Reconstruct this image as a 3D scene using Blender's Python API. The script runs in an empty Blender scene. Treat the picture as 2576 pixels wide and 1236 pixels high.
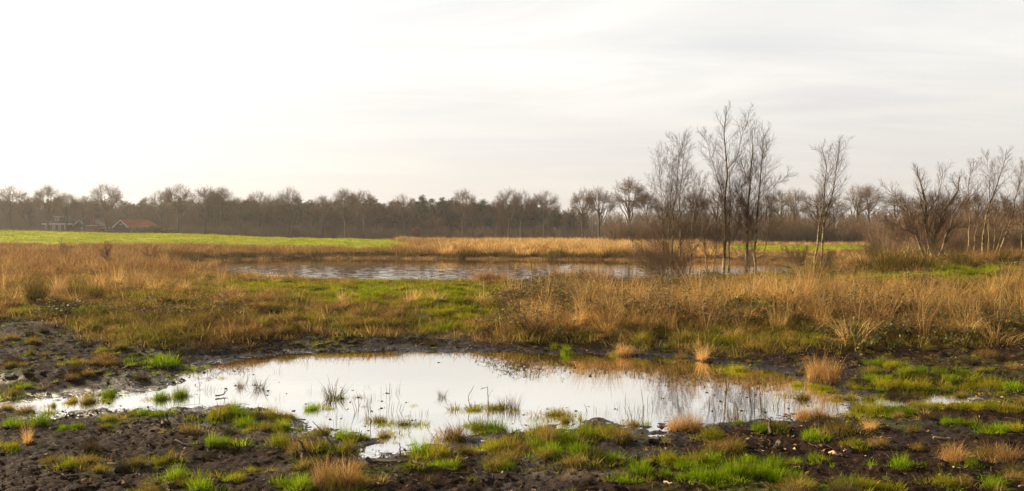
import bpy, math, random
import numpy as np
rng = np.random.default_rng(11)
random.seed(5)
F, HC, U0, V0 = 2022.0, 2.2, 1288.0, 588.0     # focal length in the tracing units, eye height, principal point, horizon
PI = math.pi
scene = bpy.context.scene
col = scene.collection

# ------------------------------------------------------------------ numeric helpers
_T = np.random.default_rng(3).random((256, 256))
def vnoise(x, y):
    xi = np.floor(x).astype(int); yi = np.floor(y).astype(int)
    fx = x-xi; fy = y-yi; fx = fx*fx*(3-2*fx); fy = fy*fy*(3-2*fy)
    a = _T[xi & 255, yi & 255]; b = _T[(xi+1) & 255, yi & 255]
    c = _T[xi & 255, (yi+1) & 255]; d = _T[(xi+1) & 255, (yi+1) & 255]
    return (a*(1-fx)+b*fx)*(1-fy)+(c*(1-fx)+d*fx)*fy-.5
def fbm(x, y, s, o=4):
    r = 0; a = 1.0
    for k in range(o):
        r = r+a*vnoise(x*s+17.3*k, y*s+9.1*k); s *= 2.03; a *= .5
    return r
def sstep(a, b, x):
    t = np.clip((x-a)/(b-a), 0, 1); return t*t*(3-2*t)
def W(u, v, D): return np.array([(u-U0)*D/F, D, HC-(v-V0)*D/F])
def uv_ground(u, v, z=0.): D = F*(HC-z)/(v-V0); return ((u-U0)*D/F, D)

def sdf(x, y, poly):
    px, py = x.ravel(), y.ravel(); d = np.full(px.shape, 1e9); ins = np.zeros(px.shape, bool)
    n = len(poly)
    for i in range(n):
        ax, ay = poly[i]; bx, by = poly[(i+1) % n]
        ex, ey = bx-ax, by-ay
        t = np.clip(((px-ax)*ex+(py-ay)*ey)/(ex*ex+ey*ey+1e-9), 0, 1)
        d = np.minimum(d, np.hypot(px-ax-t*ex, py-ay-t*ey))
        c = (ay > py) != (by > py)
        xx = ax+(py-ay)*ex/(ey if abs(ey) > 1e-9 else 1e-9)
        ins ^= c & (px < xx)
    d[ins] *= -1
    return d.reshape(x.shape)

near_uv = [(-260,1010),(0,1013),(70,1009),(160,1004),(230,997),(330,990),(400,980),(450,962),(490,938),(540,915),(600,903),(700,893),(760,889),
 (900,884),(1100,885),(1250,886),(1400,889),(1550,894),(1700,904),(1800,916),(1900,925),(1950,940),(2000,952),(2060,962),(2110,985),(2150,1015),(2140,1040),
 (2060,1038),(1990,1046),(1900,1062),(1800,1066),(1690,1070),(1665,1080),(1635,1092),(1600,1072),(1540,1066),(1440,1070),(1340,1084),
 (1250,1084),(1210,1100),(1215,1125),(1120,1132),(1040,1128),(985,1146),(945,1140),(905,1100),(850,1088),(760,1072),(735,1056),(700,1038),(640,1026),(560,1016),
 (480,1026),(400,1034),(330,1036),(240,1036),(150,1040),(60,1040),(0,1036),(-260,1040)]
near_poly = [uv_ground(*p) for p in near_uv]
chan_uv = [(2150,1003),(2260,1000),(2360,994),(2450,988),(2470,998),(2390,1012),(2280,1020),(2160,1020)]
chan_poly = [uv_ground(*p) for p in chan_uv]
far_uv = [(470,666),(520,656),(700,651),(900,649),(1100,651),(1300,652),(1570,654),(1700,658),(1850,660),(1960,668),(2010,682),(1990,700),
 (1950,716),(1800,722),(1560,724),(1300,722),(1100,720),(900,716),(760,708),(640,700),(560,694),(490,684)]
far_poly = [uv_ground(*p) for p in far_uv]

Us = np.array([-400,0,400,800,1200,1600,2000,2400,3000.])
TB = {3:[.22]*9, 6:[.14,.13,.12,.10,.09,.1,.12,.14,.15], 9:[.10,.08,.05,.05,.05,.05,.06,.09,.12],
 11:[.18,.14,.07,.05,.05,.05,.05,.09,.15], 13:[.30,.28,.16,.08,.05,.05,.09,.17,.25], 15:[.42,.40,.28,.12,.07,.12,.32,.40,.5],
 17:[.55,.52,.42,.30,.22,.45,.72,.72,.8], 20:[.62,.6,.55,.45,.45,.52,.78,.98,1.05], 24:[.65,.62,.55,.46,.46,.48,.75,1.05,1.1],
 29:[.6,.58,.45,.38,.38,.38,.66,1.05,1.1], 34:[.55,.5,.4,.25,.25,.3,.55,1.0,1.1], 40:[.5,.45,.35,.2,.2,.2,.35,.8,1.0],
 52:[.5,.45,.35,.25,.2,.2,.25,.5,.8], 66:[.55,.5,.4,.25,.2,.2,.25,.35,.6], 75:[.8,.7,.6,.4,.3,.3,.35,.4,.6],
 95:[1.4,1.2,1.0,.6,.3,.3,.4,.4,.5], 120:[2.2,2.1,1.65,1.05,.4,.4,.5,.5,.5], 150:[2.9,2.75,2.15,1.25,.5,.5,.6,.6,.6],
 190:[2.7,2.3,1.6,.8,.4,.5,.6,.6,.6], 250:[1.5,1.2,.9,.5,.3,.4,.5,.5,.5], 400:[.3]*9, 2500:[0]*9}
Ds = np.array(sorted(TB)); TV = np.array([TB[d] for d in Ds]); LD = np.log(Ds)
def base_h(x, y):
    yy = np.maximum(y, 3.0); u = np.clip(U0+F*x/yy, -399, 2999)
    D = np.clip(np.hypot(x, yy)/np.sqrt(1+0*(x/yy)**2), 3.0, 2499); D = np.clip(yy, 3, 2499)
    i = np.clip(np.searchsorted(Us, u)-1, 0, 7); j = np.clip(np.searchsorted(Ds, D)-1, 0, len(Ds)-2)
    fu = (u-Us[i])/(Us[i+1]-Us[i]); fd = (np.log(D)-LD[j])/(LD[j+1]-LD[j])
    fu = fu*fu*(3-2*fu)
    return (TV[j,i]*(1-fu)+TV[j,i+1]*fu)*(1-fd)+(TV[j+1,i]*(1-fu)+TV[j+1,i+1]*fu)*fd
def terrain(x, y, full=False):
    x = np.asarray(x, float); y = np.asarray(y, float)
    h = base_h(x, y)
    s = sdf(x, y, near_poly); sc = sdf(x, y, chan_poly); sf = sdf(x, y, far_poly)
    s = s+.24*fbm(x, y, 1.3, 3)+.11*fbm(x+5, y, 4.5, 2)
    amp = sstep(2, 4, y)
    h = h+(.08*fbm(x, y, .45, 2)+.20*fbm(x+7, y, 1.5, 2))*sstep(14, 20, y)*(1-sstep(60, 120, y))*np.where(h > -9, 1, 1)
    zs = np.where(s > 0, .05*s, np.maximum(.10*s, -.3))
    w = np.exp(-(np.maximum(s, 0)/.9)**2)
    h = h*(1-w)+zs*w
    w2 = np.exp(-(np.maximum(sc, 0)/.35)**2); h = h*(1-w2)+(-.012)*w2
    zf = np.where(sf > 0, .06*sf, np.maximum(.08*sf, -.5)); wf = np.exp(-(np.maximum(sf, 0)/2.2)**2)
    h = h*(1-wf)+zf*wf
    near = 1-sstep(20, 30, y)
    ins = sstep(-.55, .05, s)
    h = h+near*(.035*fbm(x, y, 2.1, 3)+.03*fbm(x+31, y, 7.0, 3)+.012*fbm(x, y+5, 24, 2))*ins
    h = h+near*(.035*np.maximum(fbm(x+3, y, 2.2, 3), 0)+.02*fbm(x, y, 13, 3))*sstep(.3, 1.3, s)
    h = h-(1-ins)*near*.02
    if full: return h, s, sc, sf
    return h
def tz(x, y): return float(terrain(np.array([x]), np.array([y]))[0])
def place(u, v):
    """walk the sight line to the first ground point"""
    D = np.geomspace(4, 900, 1600); X = (u-U0)*D/F; Z = HC-(v-V0)*D/F
    g = terrain(X, D); k = np.argmax(np.maximum(g, 0) >= Z)
    return float(X[k]), float(D[k]), float(max(g[k], 0.0) if g[k] < 0 else g[k])

# ------------------------------------------------------------------ mesh / object helpers
def mk_mesh(name, V, Q, mats, attrs=None, midx=None, smooth=False, colors=None):
    me = bpy.data.meshes.new(name)
    V = np.asarray(V, np.float32).reshape(-1, 3); Q = np.asarray(Q, np.int32).reshape(-1, 4)
    me.vertices.add(len(V)); me.vertices.foreach_set('co', V.ravel())
    tri = Q[:, 3] < 0
    n = np.where(tri, 3, 4); st = np.concatenate([[0], np.cumsum(n)[:-1]]).astype(np.int32)
    me.loops.add(int(n.sum())); me.loops.foreach_set('vertex_index', Q.ravel()[Q.ravel() >= 0])
    me.polygons.add(len(Q)); me.polygons.foreach_set('loop_start', st)
    if midx is not None: me.polygons.foreach_set('material_index', np.asarray(midx, np.int32))
    me.polygons.foreach_set('use_smooth', np.full(len(Q), smooth, bool))
    for m in mats: me.materials.append(m)
    for k, a in (attrs or {}).items():
        at = me.attributes.new(k, 'FLOAT', 'POINT'); at.data.foreach_set('value', np.asarray(a, np.float32))
    for k, a in (colors or {}).items():
        at = me.attributes.new(k, 'FLOAT_COLOR', 'POINT'); at.data.foreach_set('color', np.asarray(a, np.float32).ravel())
    me.update(calc_edges=True); me.validate()
    return me
def link(name, me, parent=None, loc=None, rz=0, sc=None):
    o = bpy.data.objects.new(name, me); col.objects.link(o)
    if parent is not None: o.parent = parent
    if loc is not None: o.location = loc
    o.rotation_euler = (0, 0, rz)
    if sc is not None: o.scale = sc if hasattr(sc, '__len__') else (sc, sc, sc)
    return o
def tag(o, label=None, cat=None, group=None, kind=None):
    if label: o['label'] = label
    if cat: o['category'] = cat
    if group: o['group'] = group
    if kind: o['kind'] = kind
    return o
class MB:
    """collects boxes, prisms and quads"""
    def __init__(s): s.V = []; s.Q = []
    def add(s, V, Q):
        b = sum(len(v) for v in s.V); Q = np.array(Q); s.V.append(np.array(V, float)); s.Q.append(np.where(Q >= 0, Q+b, -1)); return s
    def box(s, x0, x1, y0, y1, z0, z1):
        V = [(x, y, z) for z in (z0, z1) for y in (y0, y1) for x in (x0, x1)]
        return s.add(V, [(0,2,3,1),(4,5,7,6),(0,1,5,4),(2,6,7,3),(0,4,6,2),(1,3,7,5)])
    def poly(s, pts, th, n):
        """thick sheet: polygon of 3 or 4 points extruded by th along n"""
        p = np.array(pts, float); q = p+np.array(n, float)*th; k = len(p)
        top = list(range(k))+[-1]*(4-k); bot = [k+i for i in range(k)][::-1]+[-1]*(4-k)
        return s.add(np.vstack([p, q]), [top, bot]+[(i, (i+1) % k, k+(i+1) % k, k+i) for i in range(k)])
    def build(s, name, mat, parent=None, **kw):
        return link(name, mk_mesh(name, np.vstack(s.V), np.vstack(s.Q), [mat]), parent, **kw)

def nrm(a): return a/(np.linalg.norm(a, axis=-1, keepdims=True)+1e-9)
def tubes(P, R, m=3, off=0):
    N, K, _ = P.shape
    T = np.empty_like(P); T[:, 1:-1] = P[:, 2:]-P[:, :-2]; T[:, 0] = P[:, 1]-P[:, 0]; T[:, -1] = P[:, -1]-P[:, -2]
    T = nrm(T); ref = np.where(np.abs(T[:, :1, 2:3]) > .8, np.array([1., .13, 0]), np.array([0, .1, 1.]))
    A = nrm(np.cross(T, np.broadcast_to(ref, T.shape))); B = np.cross(T, A)
    a = np.arange(m)*2*PI/m
    V = P[:, :, None]+R[:, :, None, None]*(np.cos(a)[None, None, :, None]*A[:, :, None]+np.sin(a)[None, None, :, None]*B[:, :, None])
    idx = np.arange(N*K*m).reshape(N, K, m)
    q = np.stack([idx[:, :-1], np.roll(idx, -1, 2)[:, :-1], np.roll(idx, -1, 2)[:, 1:], idx[:, 1:]], -1).reshape(-1, 4)
    return V.reshape(-1, 3), q+off
def join(parts):
    V = []; Q = []; o = 0
    for v, q in parts: V.append(v); Q.append(np.where(q >= 0, q+o, -1)); o += len(v)
    return np.vstack(V), np.vstack(Q)
def resample(pts, K):
    pts = np.array(pts, float); d = np.concatenate([[0], np.cumsum(np.linalg.norm(np.diff(pts, axis=0), axis=1))])
    t = np.linspace(0, d[-1], K); return np.stack([np.interp(t, d, pts[:, i]) for i in range(3)], 1)
def grow(P, R, n, t0, t1, ang, ln, K, rr, up=.1, wob=.15, taper=.3, shape=0.6, rmin=0, fixed=None):
    N, K0, _ = P.shape
    L = fixed if fixed is not None else np.linalg.norm(np.diff(P, axis=1), axis=2).sum(1)
    L = np.broadcast_to(L, (N,))
    tt = (np.arange(n)[None]+rng.random((N, n)))/n; t = t0+tt*(t1-t0)
    g = t*(K0-1); i = np.minimum(g.astype(int), K0-2); f = (g-i)[..., None]; r = np.arange(N)[:, None]
    pos = P[r, i]*(1-f)+P[r, i+1]*f; rad = R[r, i]*(1-f[..., 0])+R[r, i+1]*f[..., 0]
    T = nrm(P[r, i+1]-P[r, i])
    e1 = nrm(np.cross(T, np.where(np.abs(T[..., 2:3]) > .9, np.array([1., 0, 0]), np.array([0, 0, 1.])))); e2 = np.cross(T, e1)
    az = (rng.random((N, 1))*2*PI+np.arange(n)[None]*2.4+rng.normal(0, .5, (N, n)))[..., None]
    a = (ang*(1+rng.normal(0, .22, (N, n))))[..., None]
    d = np.cos(a)*T+np.sin(a)*(np.cos(az)*e1+np.sin(az)*e2)
    Lc = L[:, None]*ln*(1-shape*tt)*rng.uniform(.7, 1.25, (N, n))
    M = N*n; pos = pos.reshape(M, 3); d = d.reshape(M, 3); Lc = Lc.reshape(M, 1); out = [pos]
    for k in range(K-1):
        d = nrm(d+np.array([0, 0, up])+rng.normal(0, wob, (M, 3))); pos = pos+d*Lc/(K-1); out.append(pos)
    P2 = np.stack(out, 1); r0 = np.maximum(rad.reshape(M)*rr, rmin)
    R2 = r0[:, None]*np.linspace(1, taper, K)[None]
    return P2, R2

# ------------------------------------------------------------------ materials
def new_mat(name):
    m = bpy.data.materials.new(name); m.use_nodes = True; nt = m.node_tree; nt.nodes.clear()
    out = nt.nodes.new('ShaderNodeOutputMaterial'); return m, nt, out
def nd(nt, t, **kw):
    n = nt.nodes.new(t)
    for k, v in kw.items():
        if k.startswith('_'): setattr(n, k[1:], v)
        else: n.inputs[k.replace('__', ' ')].default_value = v
    return n
def ramp(nt, cols, fac, interp='LINEAR'):
    r = nt.nodes.new('ShaderNodeValToRGB'); e = r.color_ramp.elements; r.color_ramp.interpolation = interp
    n = len(cols)
    for i, c in enumerate(cols):
        if len(c) == 2: p, c = c
        else: p = i/(n-1)
        x = e[i] if i < 2 else e.new(p); x.position = p; x.color = (*c, 1)
    nt.links.new(fac, r.inputs[0]); return r.outputs[0]
def mixc(nt, f, a, b, blend='MIX'):
    m = nt.nodes.new('ShaderNodeMix'); m.data_type = 'RGBA'; m.blend_type = blend
    for s, v in ((m.inputs[0], f), (m.inputs[6], a), (m.inputs[7], b)):
        if isinstance(v, bpy.types.NodeSocket): nt.links.new(v, s)
        else: s.default_value = v if isinstance(v, (int, float)) else (*v, 1)
    return m.outputs[2]
def mth(nt, op, a, b=None):
    m = nt.nodes.new('ShaderNodeMath'); m.operation = op
    for s, v in zip(m.inputs, (a, b)):
        if v is None: continue
        if isinstance(v, bpy.types.NodeSocket): nt.links.new(v, s)
        else: s.default_value = v
    return m.outputs[0]
def noise(nt, scale, detail=4, rough=.55, vec=None, dist=0):
    n = nd(nt, 'ShaderNodeTexNoise', Scale=scale, Detail=detail, Roughness=rough, Distortion=dist)
    if vec is None:
        g = nt.nodes.new('ShaderNodeNewGeometry'); vec = g.outputs['Position']
    nt.links.new(vec, n.inputs['Vector']); return n.outputs[0]
def grass_mat(name, pal, pal2=None, trans=.4, patch=.5, spec=.0):
    m, nt, out = new_mat(name)
    a = nd(nt, 'ShaderNodeAttribute', _attribute_name='bl')
    oi = nt.nodes.new('ShaderNodeObjectInfo')
    f = mth(nt, 'FRACT', mth(nt, 'ADD', a.outputs['Fac'], mth(nt, 'MULTIPLY', oi.outputs['Random'], .35)))
    c = ramp(nt, pal, a.outputs['Fac'])
    if pal2:
        c2 = ramp(nt, pal2, a.outputs['Fac'])
        nz = noise(nt, patch, 3); nf = nd(nt, 'ShaderNodeMapRange'); nt.links.new(nz, nf.inputs[0])
        nf.inputs[1].default_value = .42; nf.inputs[2].default_value = .58
        c = mixc(nt, nf.outputs[0], c, c2)
    hv = nd(nt, 'ShaderNodeHueSaturation'); nt.links.new(c, hv.inputs['Color'])
    nt.links.new(mth(nt, 'ADD', .78, mth(nt, 'MULTIPLY', oi.outputs['Random'], .64)), hv.inputs['Value']); hv.inputs['Saturation'].default_value = 1.08
    c = hv.outputs[0]
    d = nd(nt, 'ShaderNodeBsdfPrincipled', Roughness=.55); nt.links.new(c, d.inputs['Base Color'])
    d.inputs['Specular IOR Level'].default_value = spec
    t = nd(nt, 'ShaderNodeBsdfTranslucent'); nt.links.new(c, t.inputs[0])
    mx = nt.nodes.new('ShaderNodeMixShader'); mx.inputs[0].default_value = trans
    nt.links.new(d.outputs[0], mx.inputs[1]); nt.links.new(t.outputs[0], mx.inputs[2]); nt.links.new(mx.outputs[0], out.inputs[0])
    return m
def bark_mat(name, c1, c2, scale=8, c3=None, rough=.85):
    m, nt, out = new_mat(name)
    c = mixc(nt, noise(nt, scale, 5, .65), c1, c2)
    if c3:
        mr = nd(nt, 'ShaderNodeMapRange'); nt.links.new(noise(nt, scale*.35, 3), mr.inputs[0]); mr.inputs[1].default_value = .5; mr.inputs[2].default_value = .6
        c = mixc(nt, mr.outputs[0], c, c3)
    d = nd(nt, 'ShaderNodeBsdfPrincipled', Roughness=rough); nt.links.new(c, d.inputs['Base Color'])
    d.inputs['Specular IOR Level'].default_value = .2
    nt.links.new(d.outputs[0], out.inputs[0]); return m
def plain(name, c, rough=.7, var=.25, scale=6, spec=.2):
    c = np.array(c); m = bark_mat(name, tuple(c*(1-var)), tuple(np.minimum(c*(1+var), 1)), scale, None, rough)
    m.node_tree.nodes['Principled BSDF'].inputs['Specular IOR Level'].default_value = spec; return m

M_green = grass_mat('green_grass', [(.08,.13,.008),(.17,.25,.013),(.28,.35,.022),(.38,.34,.07)], [(.15,.16,.014),(.26,.26,.022),(.36,.29,.05),(.44,.31,.11)], .45, 1.2)
M_bright = grass_mat('bright_grass', [(.08,.145,.008),(.145,.245,.012),(.245,.345,.02),(.40,.40,.08)], None, .5)
M_yellow = grass_mat('yellow_green_grass', [(.15,.18,.010),(.28,.30,.016),(.38,.34,.04),(.44,.33,.10)], None, .45)
M_olive = grass_mat('olive_grass', [(.08,.09,.015),(.15,.16,.025),(.24,.20,.05),(.32,.21,.08)], None, .4)
M_dry = grass_mat('dry_grass', [(.11,.06,.022),(.26,.155,.06),(.42,.27,.11),(.56,.41,.20)], [(.10,.085,.02),(.20,.16,.035),(.32,.26,.07),(.40,.34,.10)], .4, .9)
M_redbrown = grass_mat('russet_grass', [(.12,.062,.028),(.24,.13,.06),(.34,.195,.09),(.46,.30,.15)], [(.15,.09,.035),(.28,.17,.07),(.40,.26,.12),(.50,.35,.18)], .4, .15)
M_gold = grass_mat('golden_grass', [(.36,.19,.07),(.60,.37,.14),(.78,.53,.23),(.9,.70,.37)], [(.26,.14,.05),(.46,.29,.11),(.62,.43,.19),(.74,.55,.28)], .45, .8)
M_tan = grass_mat('tan_grass', [(.26,.14,.05),(.42,.25,.10),(.55,.36,.16),(.66,.48,.26)], None, .4)
M_rush = grass_mat('rush_stems', [(.045,.055,.012),(.08,.085,.02),(.16,.11,.04),(.34,.20,.08)], None, .2)
M_heather = grass_mat('heather_sprigs', [(.04,.045,.02),(.07,.07,.035),(.12,.07,.04),(.16,.09,.05)], None, .2)
M_bramble_leaf = grass_mat('bramble_leaves', [(.03,.06,.015),(.07,.11,.025),(.13,.16,.03),(.38,.30,.04)], [(.05,.09,.02),(.09,.12,.03),(.16,.08,.03),(.35,.22,.05)], .3, .9, .4)
M_shrub_leaf = grass_mat('shrub_leaves', [(.05,.07,.015),(.10,.11,.02),(.16,.14,.03)], None, .3, .9, .2)
M_pine = grass_mat('pine_needles', [(.018,.035,.014),(.035,.06,.02),(.06,.08,.028)], None, .15)
M_rust_leaf = grass_mat('rust_leaves', [(.22,.07,.03),(.34,.11,.05),(.28,.12,.06)], None, .3)
M_stem = plain('bramble_stem', (.16,.075,.045), .7, .4, 20)
M_birch = bark_mat('birch_bark', (.22,.155,.07), (.52,.40,.22), 9, (.09,.08,.03))
M_birch_tw = plain('birch_twigs', (.13,.075,.045), .7, .3, 3)
M_oak = bark_mat('oak_bark', (.07,.055,.04), (.13,.10,.07), 3)
M_oak_tw = plain('oak_twigs', (.19,.118,.064), .8, .3, 1)
M_scrub = plain('scrub_twigs', (.25,.165,.095), .8, .35, 1)
M_peat = plain('peat', (.03,.022,.016), .8, .4, 20)
M_wood = bark_mat('dead_wood', (.06,.045,.03), (.16,.12,.08), 20)
M_palewood = bark_mat('pale_wood', (.45,.32,.18), (.62,.48,.3), 20)

# ------------------------------------------------------------------ ground
def polar():
    r = np.concatenate([np.geomspace(.4, 4.6, 90)[:-1], np.geomspace(4.6, 17, 520)[:-1], np.geomspace(17, 72, 230)[:-1], np.geomspace(72, 2300, 130)])
    a = np.concatenate([np.linspace(-36.5, 36.5, 760)[:-1], np.linspace(36.5, 323.5, 120)])*PI/180
    return r, a[:-1]
r, a = polar(); RR, AA = np.meshgrid(r, a, indexing='ij'); gx = RR*np.sin(AA); gy = RR*np.cos(AA)
gz, gs, gsc, gsf = terrain(gx, gy, True)
nr, na = gx.shape; idx = np.arange(nr*na).reshape(nr, na); nx = np.roll(idx, -1, 1)
Q = np.stack([idx[:-1], nx[:-1], nx[1:], idx[1:]], -1).reshape(-1, 4)
V = np.stack([gx, gy, gz], -1).reshape(-1, 3)
V = np.vstack([V, [[0, 0, .2]]]); fan = np.stack([np.full(na, nr*na), nx[0], idx[0], np.full(na, -1)], -1)
Q = np.vstack([Q[:, ::-1], fan])

vb_u = [-300,0,150,230,400,480,560,700,800,1000,1200,1400,1600,1750,1900,2100,2200,2576,3000]
vb_v = [808,808,808,850,878,896,876,858,838,838,858,868,884,892,900,878,868,872,880]
def ell(u, v, lst):
    r = np.zeros(np.shape(u))
    for cu, cv, ru, rv, w in lst: r = np.maximum(r, w*np.exp(-(((u-cu)/ru)**2+((v-cv)/rv)**2)**1.5))
    return r
GREEN = [(1150,835,220,26,.55),(820,815,160,40,.5),(1750,858,300,22,.5),(300,835,120,14,.5),(1480,850,160,22,.45),(2050,850,140,26,.5),(1000,738,330,34,1),(700,722,200,17,.9),(1140,800,100,45,.8),(430,752,130,9,.5),(200,785,170,11,.85),(600,838,150,9,.4),(2330,688,380,24,1.1),
         (1480,760,140,26,.5),(640,1600,10,10,0)]
BRAM = [(1400,770,150,30,1),(1560,800,230,45,.8),(2330,828,260,36,1),(1900,800,150,30,.6),(2520,800,120,50,.8),(430,800,160,20,.45),(1300,830,80,25,.3),(60,670,100,20,.4),(230,800,100,16,.6),(680,690,110,7,.6)]
def fields(x, y, z, s, sf):
    u = np.clip(U0+F*x/np.maximum(y, 3), -350, 2950); v = V0+F*(HC-z)/np.maximum(y, 3)
    n1 = fbm(x, y, .9, 3); n2 = fbm(x+40, y+7, .35, 3)
    vb = np.interp(u, vb_u, vb_v)
    veg = sstep(-9, 7, vb-v+26*n1)*sstep(.1, .5, sf)*sstep(.25, .8, s)*(y > 8)
    gr = np.clip(ell(u, v, GREEN)*1.5+n2*.9-.25, 0, 1)
    fieldL = sstep(80, 88, y-.008*(u-300)*0+n2*6)*sstep(1120, 1040, u+(y-100)*1.5)
    fieldR = sstep(72, 80, y+n2*5)*sstep(1750, 1850, u+n2*60)*(1-sstep(112, 124, y))
    fieldM = sstep(128, 134, y)*sstep(1500, 1560, u)*(1-sstep(170, 190, y))
    field = np.clip(fieldL*(1-sstep(178, 190, y))+fieldR+fieldM, 0, 1)
    return u, v, veg, gr, field
u, v, veg, gr, field = fields(gx, gy, gz, gs, gsf)
def L(c): return np.array(c, float)
mud = L((.027,.0145,.0085)); sand = L((.13,.10,.072)); soil = L((.07,.045,.022)); moss = L((.09,.11,.012)); gsoil = L((.075,.085,.014)); fg = L((.34,.37,.016)); litter = L((.05,.026,.018))
n3 = fbm(gx, gy, 1.1, 4); n4 = fbm(gx+9, gy, 4.5, 3)
C = mud[None, None]*(1+.5*n4[..., None])
sandm = np.clip(ell(u, v, [(560,1095,150,20,1),(470,1108,120,14,.8),(120,1160,170,30,.8),(1440,1195,130,22,1),(250,1090,200,16,.4),(640,1190,140,26,.7),(560,1230,160,20,.6),(30,1130,60,30,.5)])*1.3+n3*1.1-.32, 0, 1)
sandm = sandm*(gz > .035)
C = C+(sand-C)*(sandm*.8)[..., None]
mossm = np.clip(n3*2.2-.15+n4*.8, 0, 1)*(1-sandm)*sstep(.25, .7, gs)*.75
C = C+(moss-C)*mossm[..., None]
litm = ell(u, v, [(2350,870,340,30,1),(2500,930,160,40,.6)]); C = C+(litter-C)*litm[..., None]
C = C+(soil-C)*(veg*.9)[..., None]; C = C+(gsoil-C)*(veg*gr)[..., None]
far = sstep(60, 64, gy); C = C+(L((.11,.065,.03))-C)*(far*.8)[..., None]
woodf = sstep(185, 205, gy); C = C+(L((.10,.075,.045))-C)*woodf[..., None]
fgv = fg*(1+.3*n4[..., None]+.7*fbm(gx, gy, .12, 4)[..., None])+L((.06,.0,.0))*np.clip(fbm(gx+5, gy, .25, 3)*3-.3, 0, 1)[..., None]
C = C+(fgv-C)*field[..., None]
C = np.clip(C, .004, .9)
wet = np.maximum((1-sstep(.0, .055, gz+.018*n4)), .75*np.clip(fbm(gx+2, gy, .9, 3)*5-.7, 0, 1)*np.exp(-np.maximum(gs, 0)/1.4))*(1-sstep(16, 20, gy))
Cc = np.ones((nr*na+1, 4)); Cc[:-1, :3] = C.reshape(-1, 3); Cc[-1, :3] = mud
wt = np.append(wet.ravel(), 0)
mg, nt, out = new_mat('ground')
ca = nd(nt, 'ShaderNodeAttribute', _attribute_name='gcol'); wa = nd(nt, 'ShaderNodeAttribute', _attribute_name='wet')
g = nt.nodes.new('ShaderNodeNewGeometry')
nz = noise(nt, 38, 5, .7); nz2 = noise(nt, 9, 4, .6)
c = mixc(nt, nz, mixc(nt, 1.0, ca.outputs['Color'], (.55,.55,.55), 'MULTIPLY'), mixc(nt, 1.0, ca.outputs['Color'], (1.5,1.45,1.4), 'MULTIPLY'))
c = mixc(nt, mth(nt, 'MULTIPLY', wa.outputs['Fac'], .5), c, (.012,.010,.009))
b = nd(nt, 'ShaderNodeBsdfPrincipled'); nt.links.new(c, b.inputs['Base Color']); ms = nd(nt, 'ShaderNodeMapRange'); nt.links.new(wa.outputs['Fac'], ms.inputs[0]); ms.inputs[3].default_value = .06; ms.inputs[4].default_value = .45; nt.links.new(ms.outputs[0], b.inputs['Specular IOR Level'])
mr = nd(nt, 'ShaderNodeMapRange'); nt.links.new(wa.outputs['Fac'], mr.inputs[0]); mr.inputs[3].default_value = .78; mr.inputs[4].default_value = .22
nt.links.new(mr.outputs[0], b.inputs['Roughness'])
bp = nd(nt, 'ShaderNodeBump', Strength=.8, Distance=.03); nt.links.new(mth(nt, 'ADD', nz, mth(nt, 'MULTIPLY', nz2, 1.5)), bp.inputs['Height']); nt.links.new(bp.outputs[0], b.inputs['Normal'])
nt.links.new(b.outputs[0], out.inputs[0])
ground = link('ground', mk_mesh('ground', V, Q, [mg], {'wet': wt}, None, True, {'gcol': Cc}))
tag(ground, 'dark peat mud rising into grassy banks and a green field', kind='structure')

# ------------------------------------------------------------------ water
def water_mat(name, base, refl, bscale, bdist, rough):
    m, nt, out = new_mat(name)
    d = nd(nt, 'ShaderNodeBsdfDiffuse', Color=(*base, 1)); gl = nd(nt, 'ShaderNodeBsdfGlossy', Color=(.97,.95,.915,1), Roughness=rough)
    g = nt.nodes.new('ShaderNodeNewGeometry'); mp = nd(nt, 'ShaderNodeMapping'); mp.inputs['Scale'].default_value = (1, 1.6, 1); nt.links.new(g.outputs['Position'], mp.inputs[0])
    bp = nd(nt, 'ShaderNodeBump', Strength=1, Distance=bdist); nt.links.new(noise(nt, bscale, 3, .5, mp.outputs[0]), bp.inputs['Height'])
    nt.links.new(bp.outputs[0], gl.inputs['Normal'])
    mx = nt.nodes.new('ShaderNodeMixShader'); mx.inputs[0].default_value = refl
    nt.links.new(d.outputs[0], mx.inputs[1]); nt.links.new(gl.outputs[0], mx.inputs[2]); nt.links.new(mx.outputs[0], out.inputs[0]); return m
def sheet(name, x0, x1, y0, y1, mat, label):
    o = link(name, mk_mesh(name, [(x0,y0,0),(x1,y0,0),(x1,y1,0),(x0,y1,0)], [(0,1,2,3)], [mat])); return tag(o, label, kind='structure')
sheet('pond_water', -16, 16, 4.5, 16.5, water_mat('near_water', (.02,.013,.007), .88, 3.0, .0007, .012), 'still shallow pool mirroring the pale sky in the foreground mud')
lx, ly = np.meshgrid(np.arange(-45, 30.01, .11), np.arange(30, 76.01, .06), indexing='ij')
lw = sstep(68, 48, ly)*.9+.18
lz = lw*(0.0046*fbm(lx, ly*1.7, 2.3, 1)+.0035*fbm(lx+9, ly*1.5+lx*.3, 3.9, 1))
li = np.arange(lx.size).reshape(lx.shape)
lake = link('lake_water', mk_mesh('lake_water', np.stack([lx, ly, lz], -1), np.stack([li[:-1, :-1], li[1:, :-1], li[1:, 1:], li[:-1, 1:]], -1), [water_mat('far_water', (.02,.02,.018), .92, 6, .0004, .03)], None, None, True))
tag(lake, 'wind rippled pond beyond the grassy bank', kind='structure')

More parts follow.
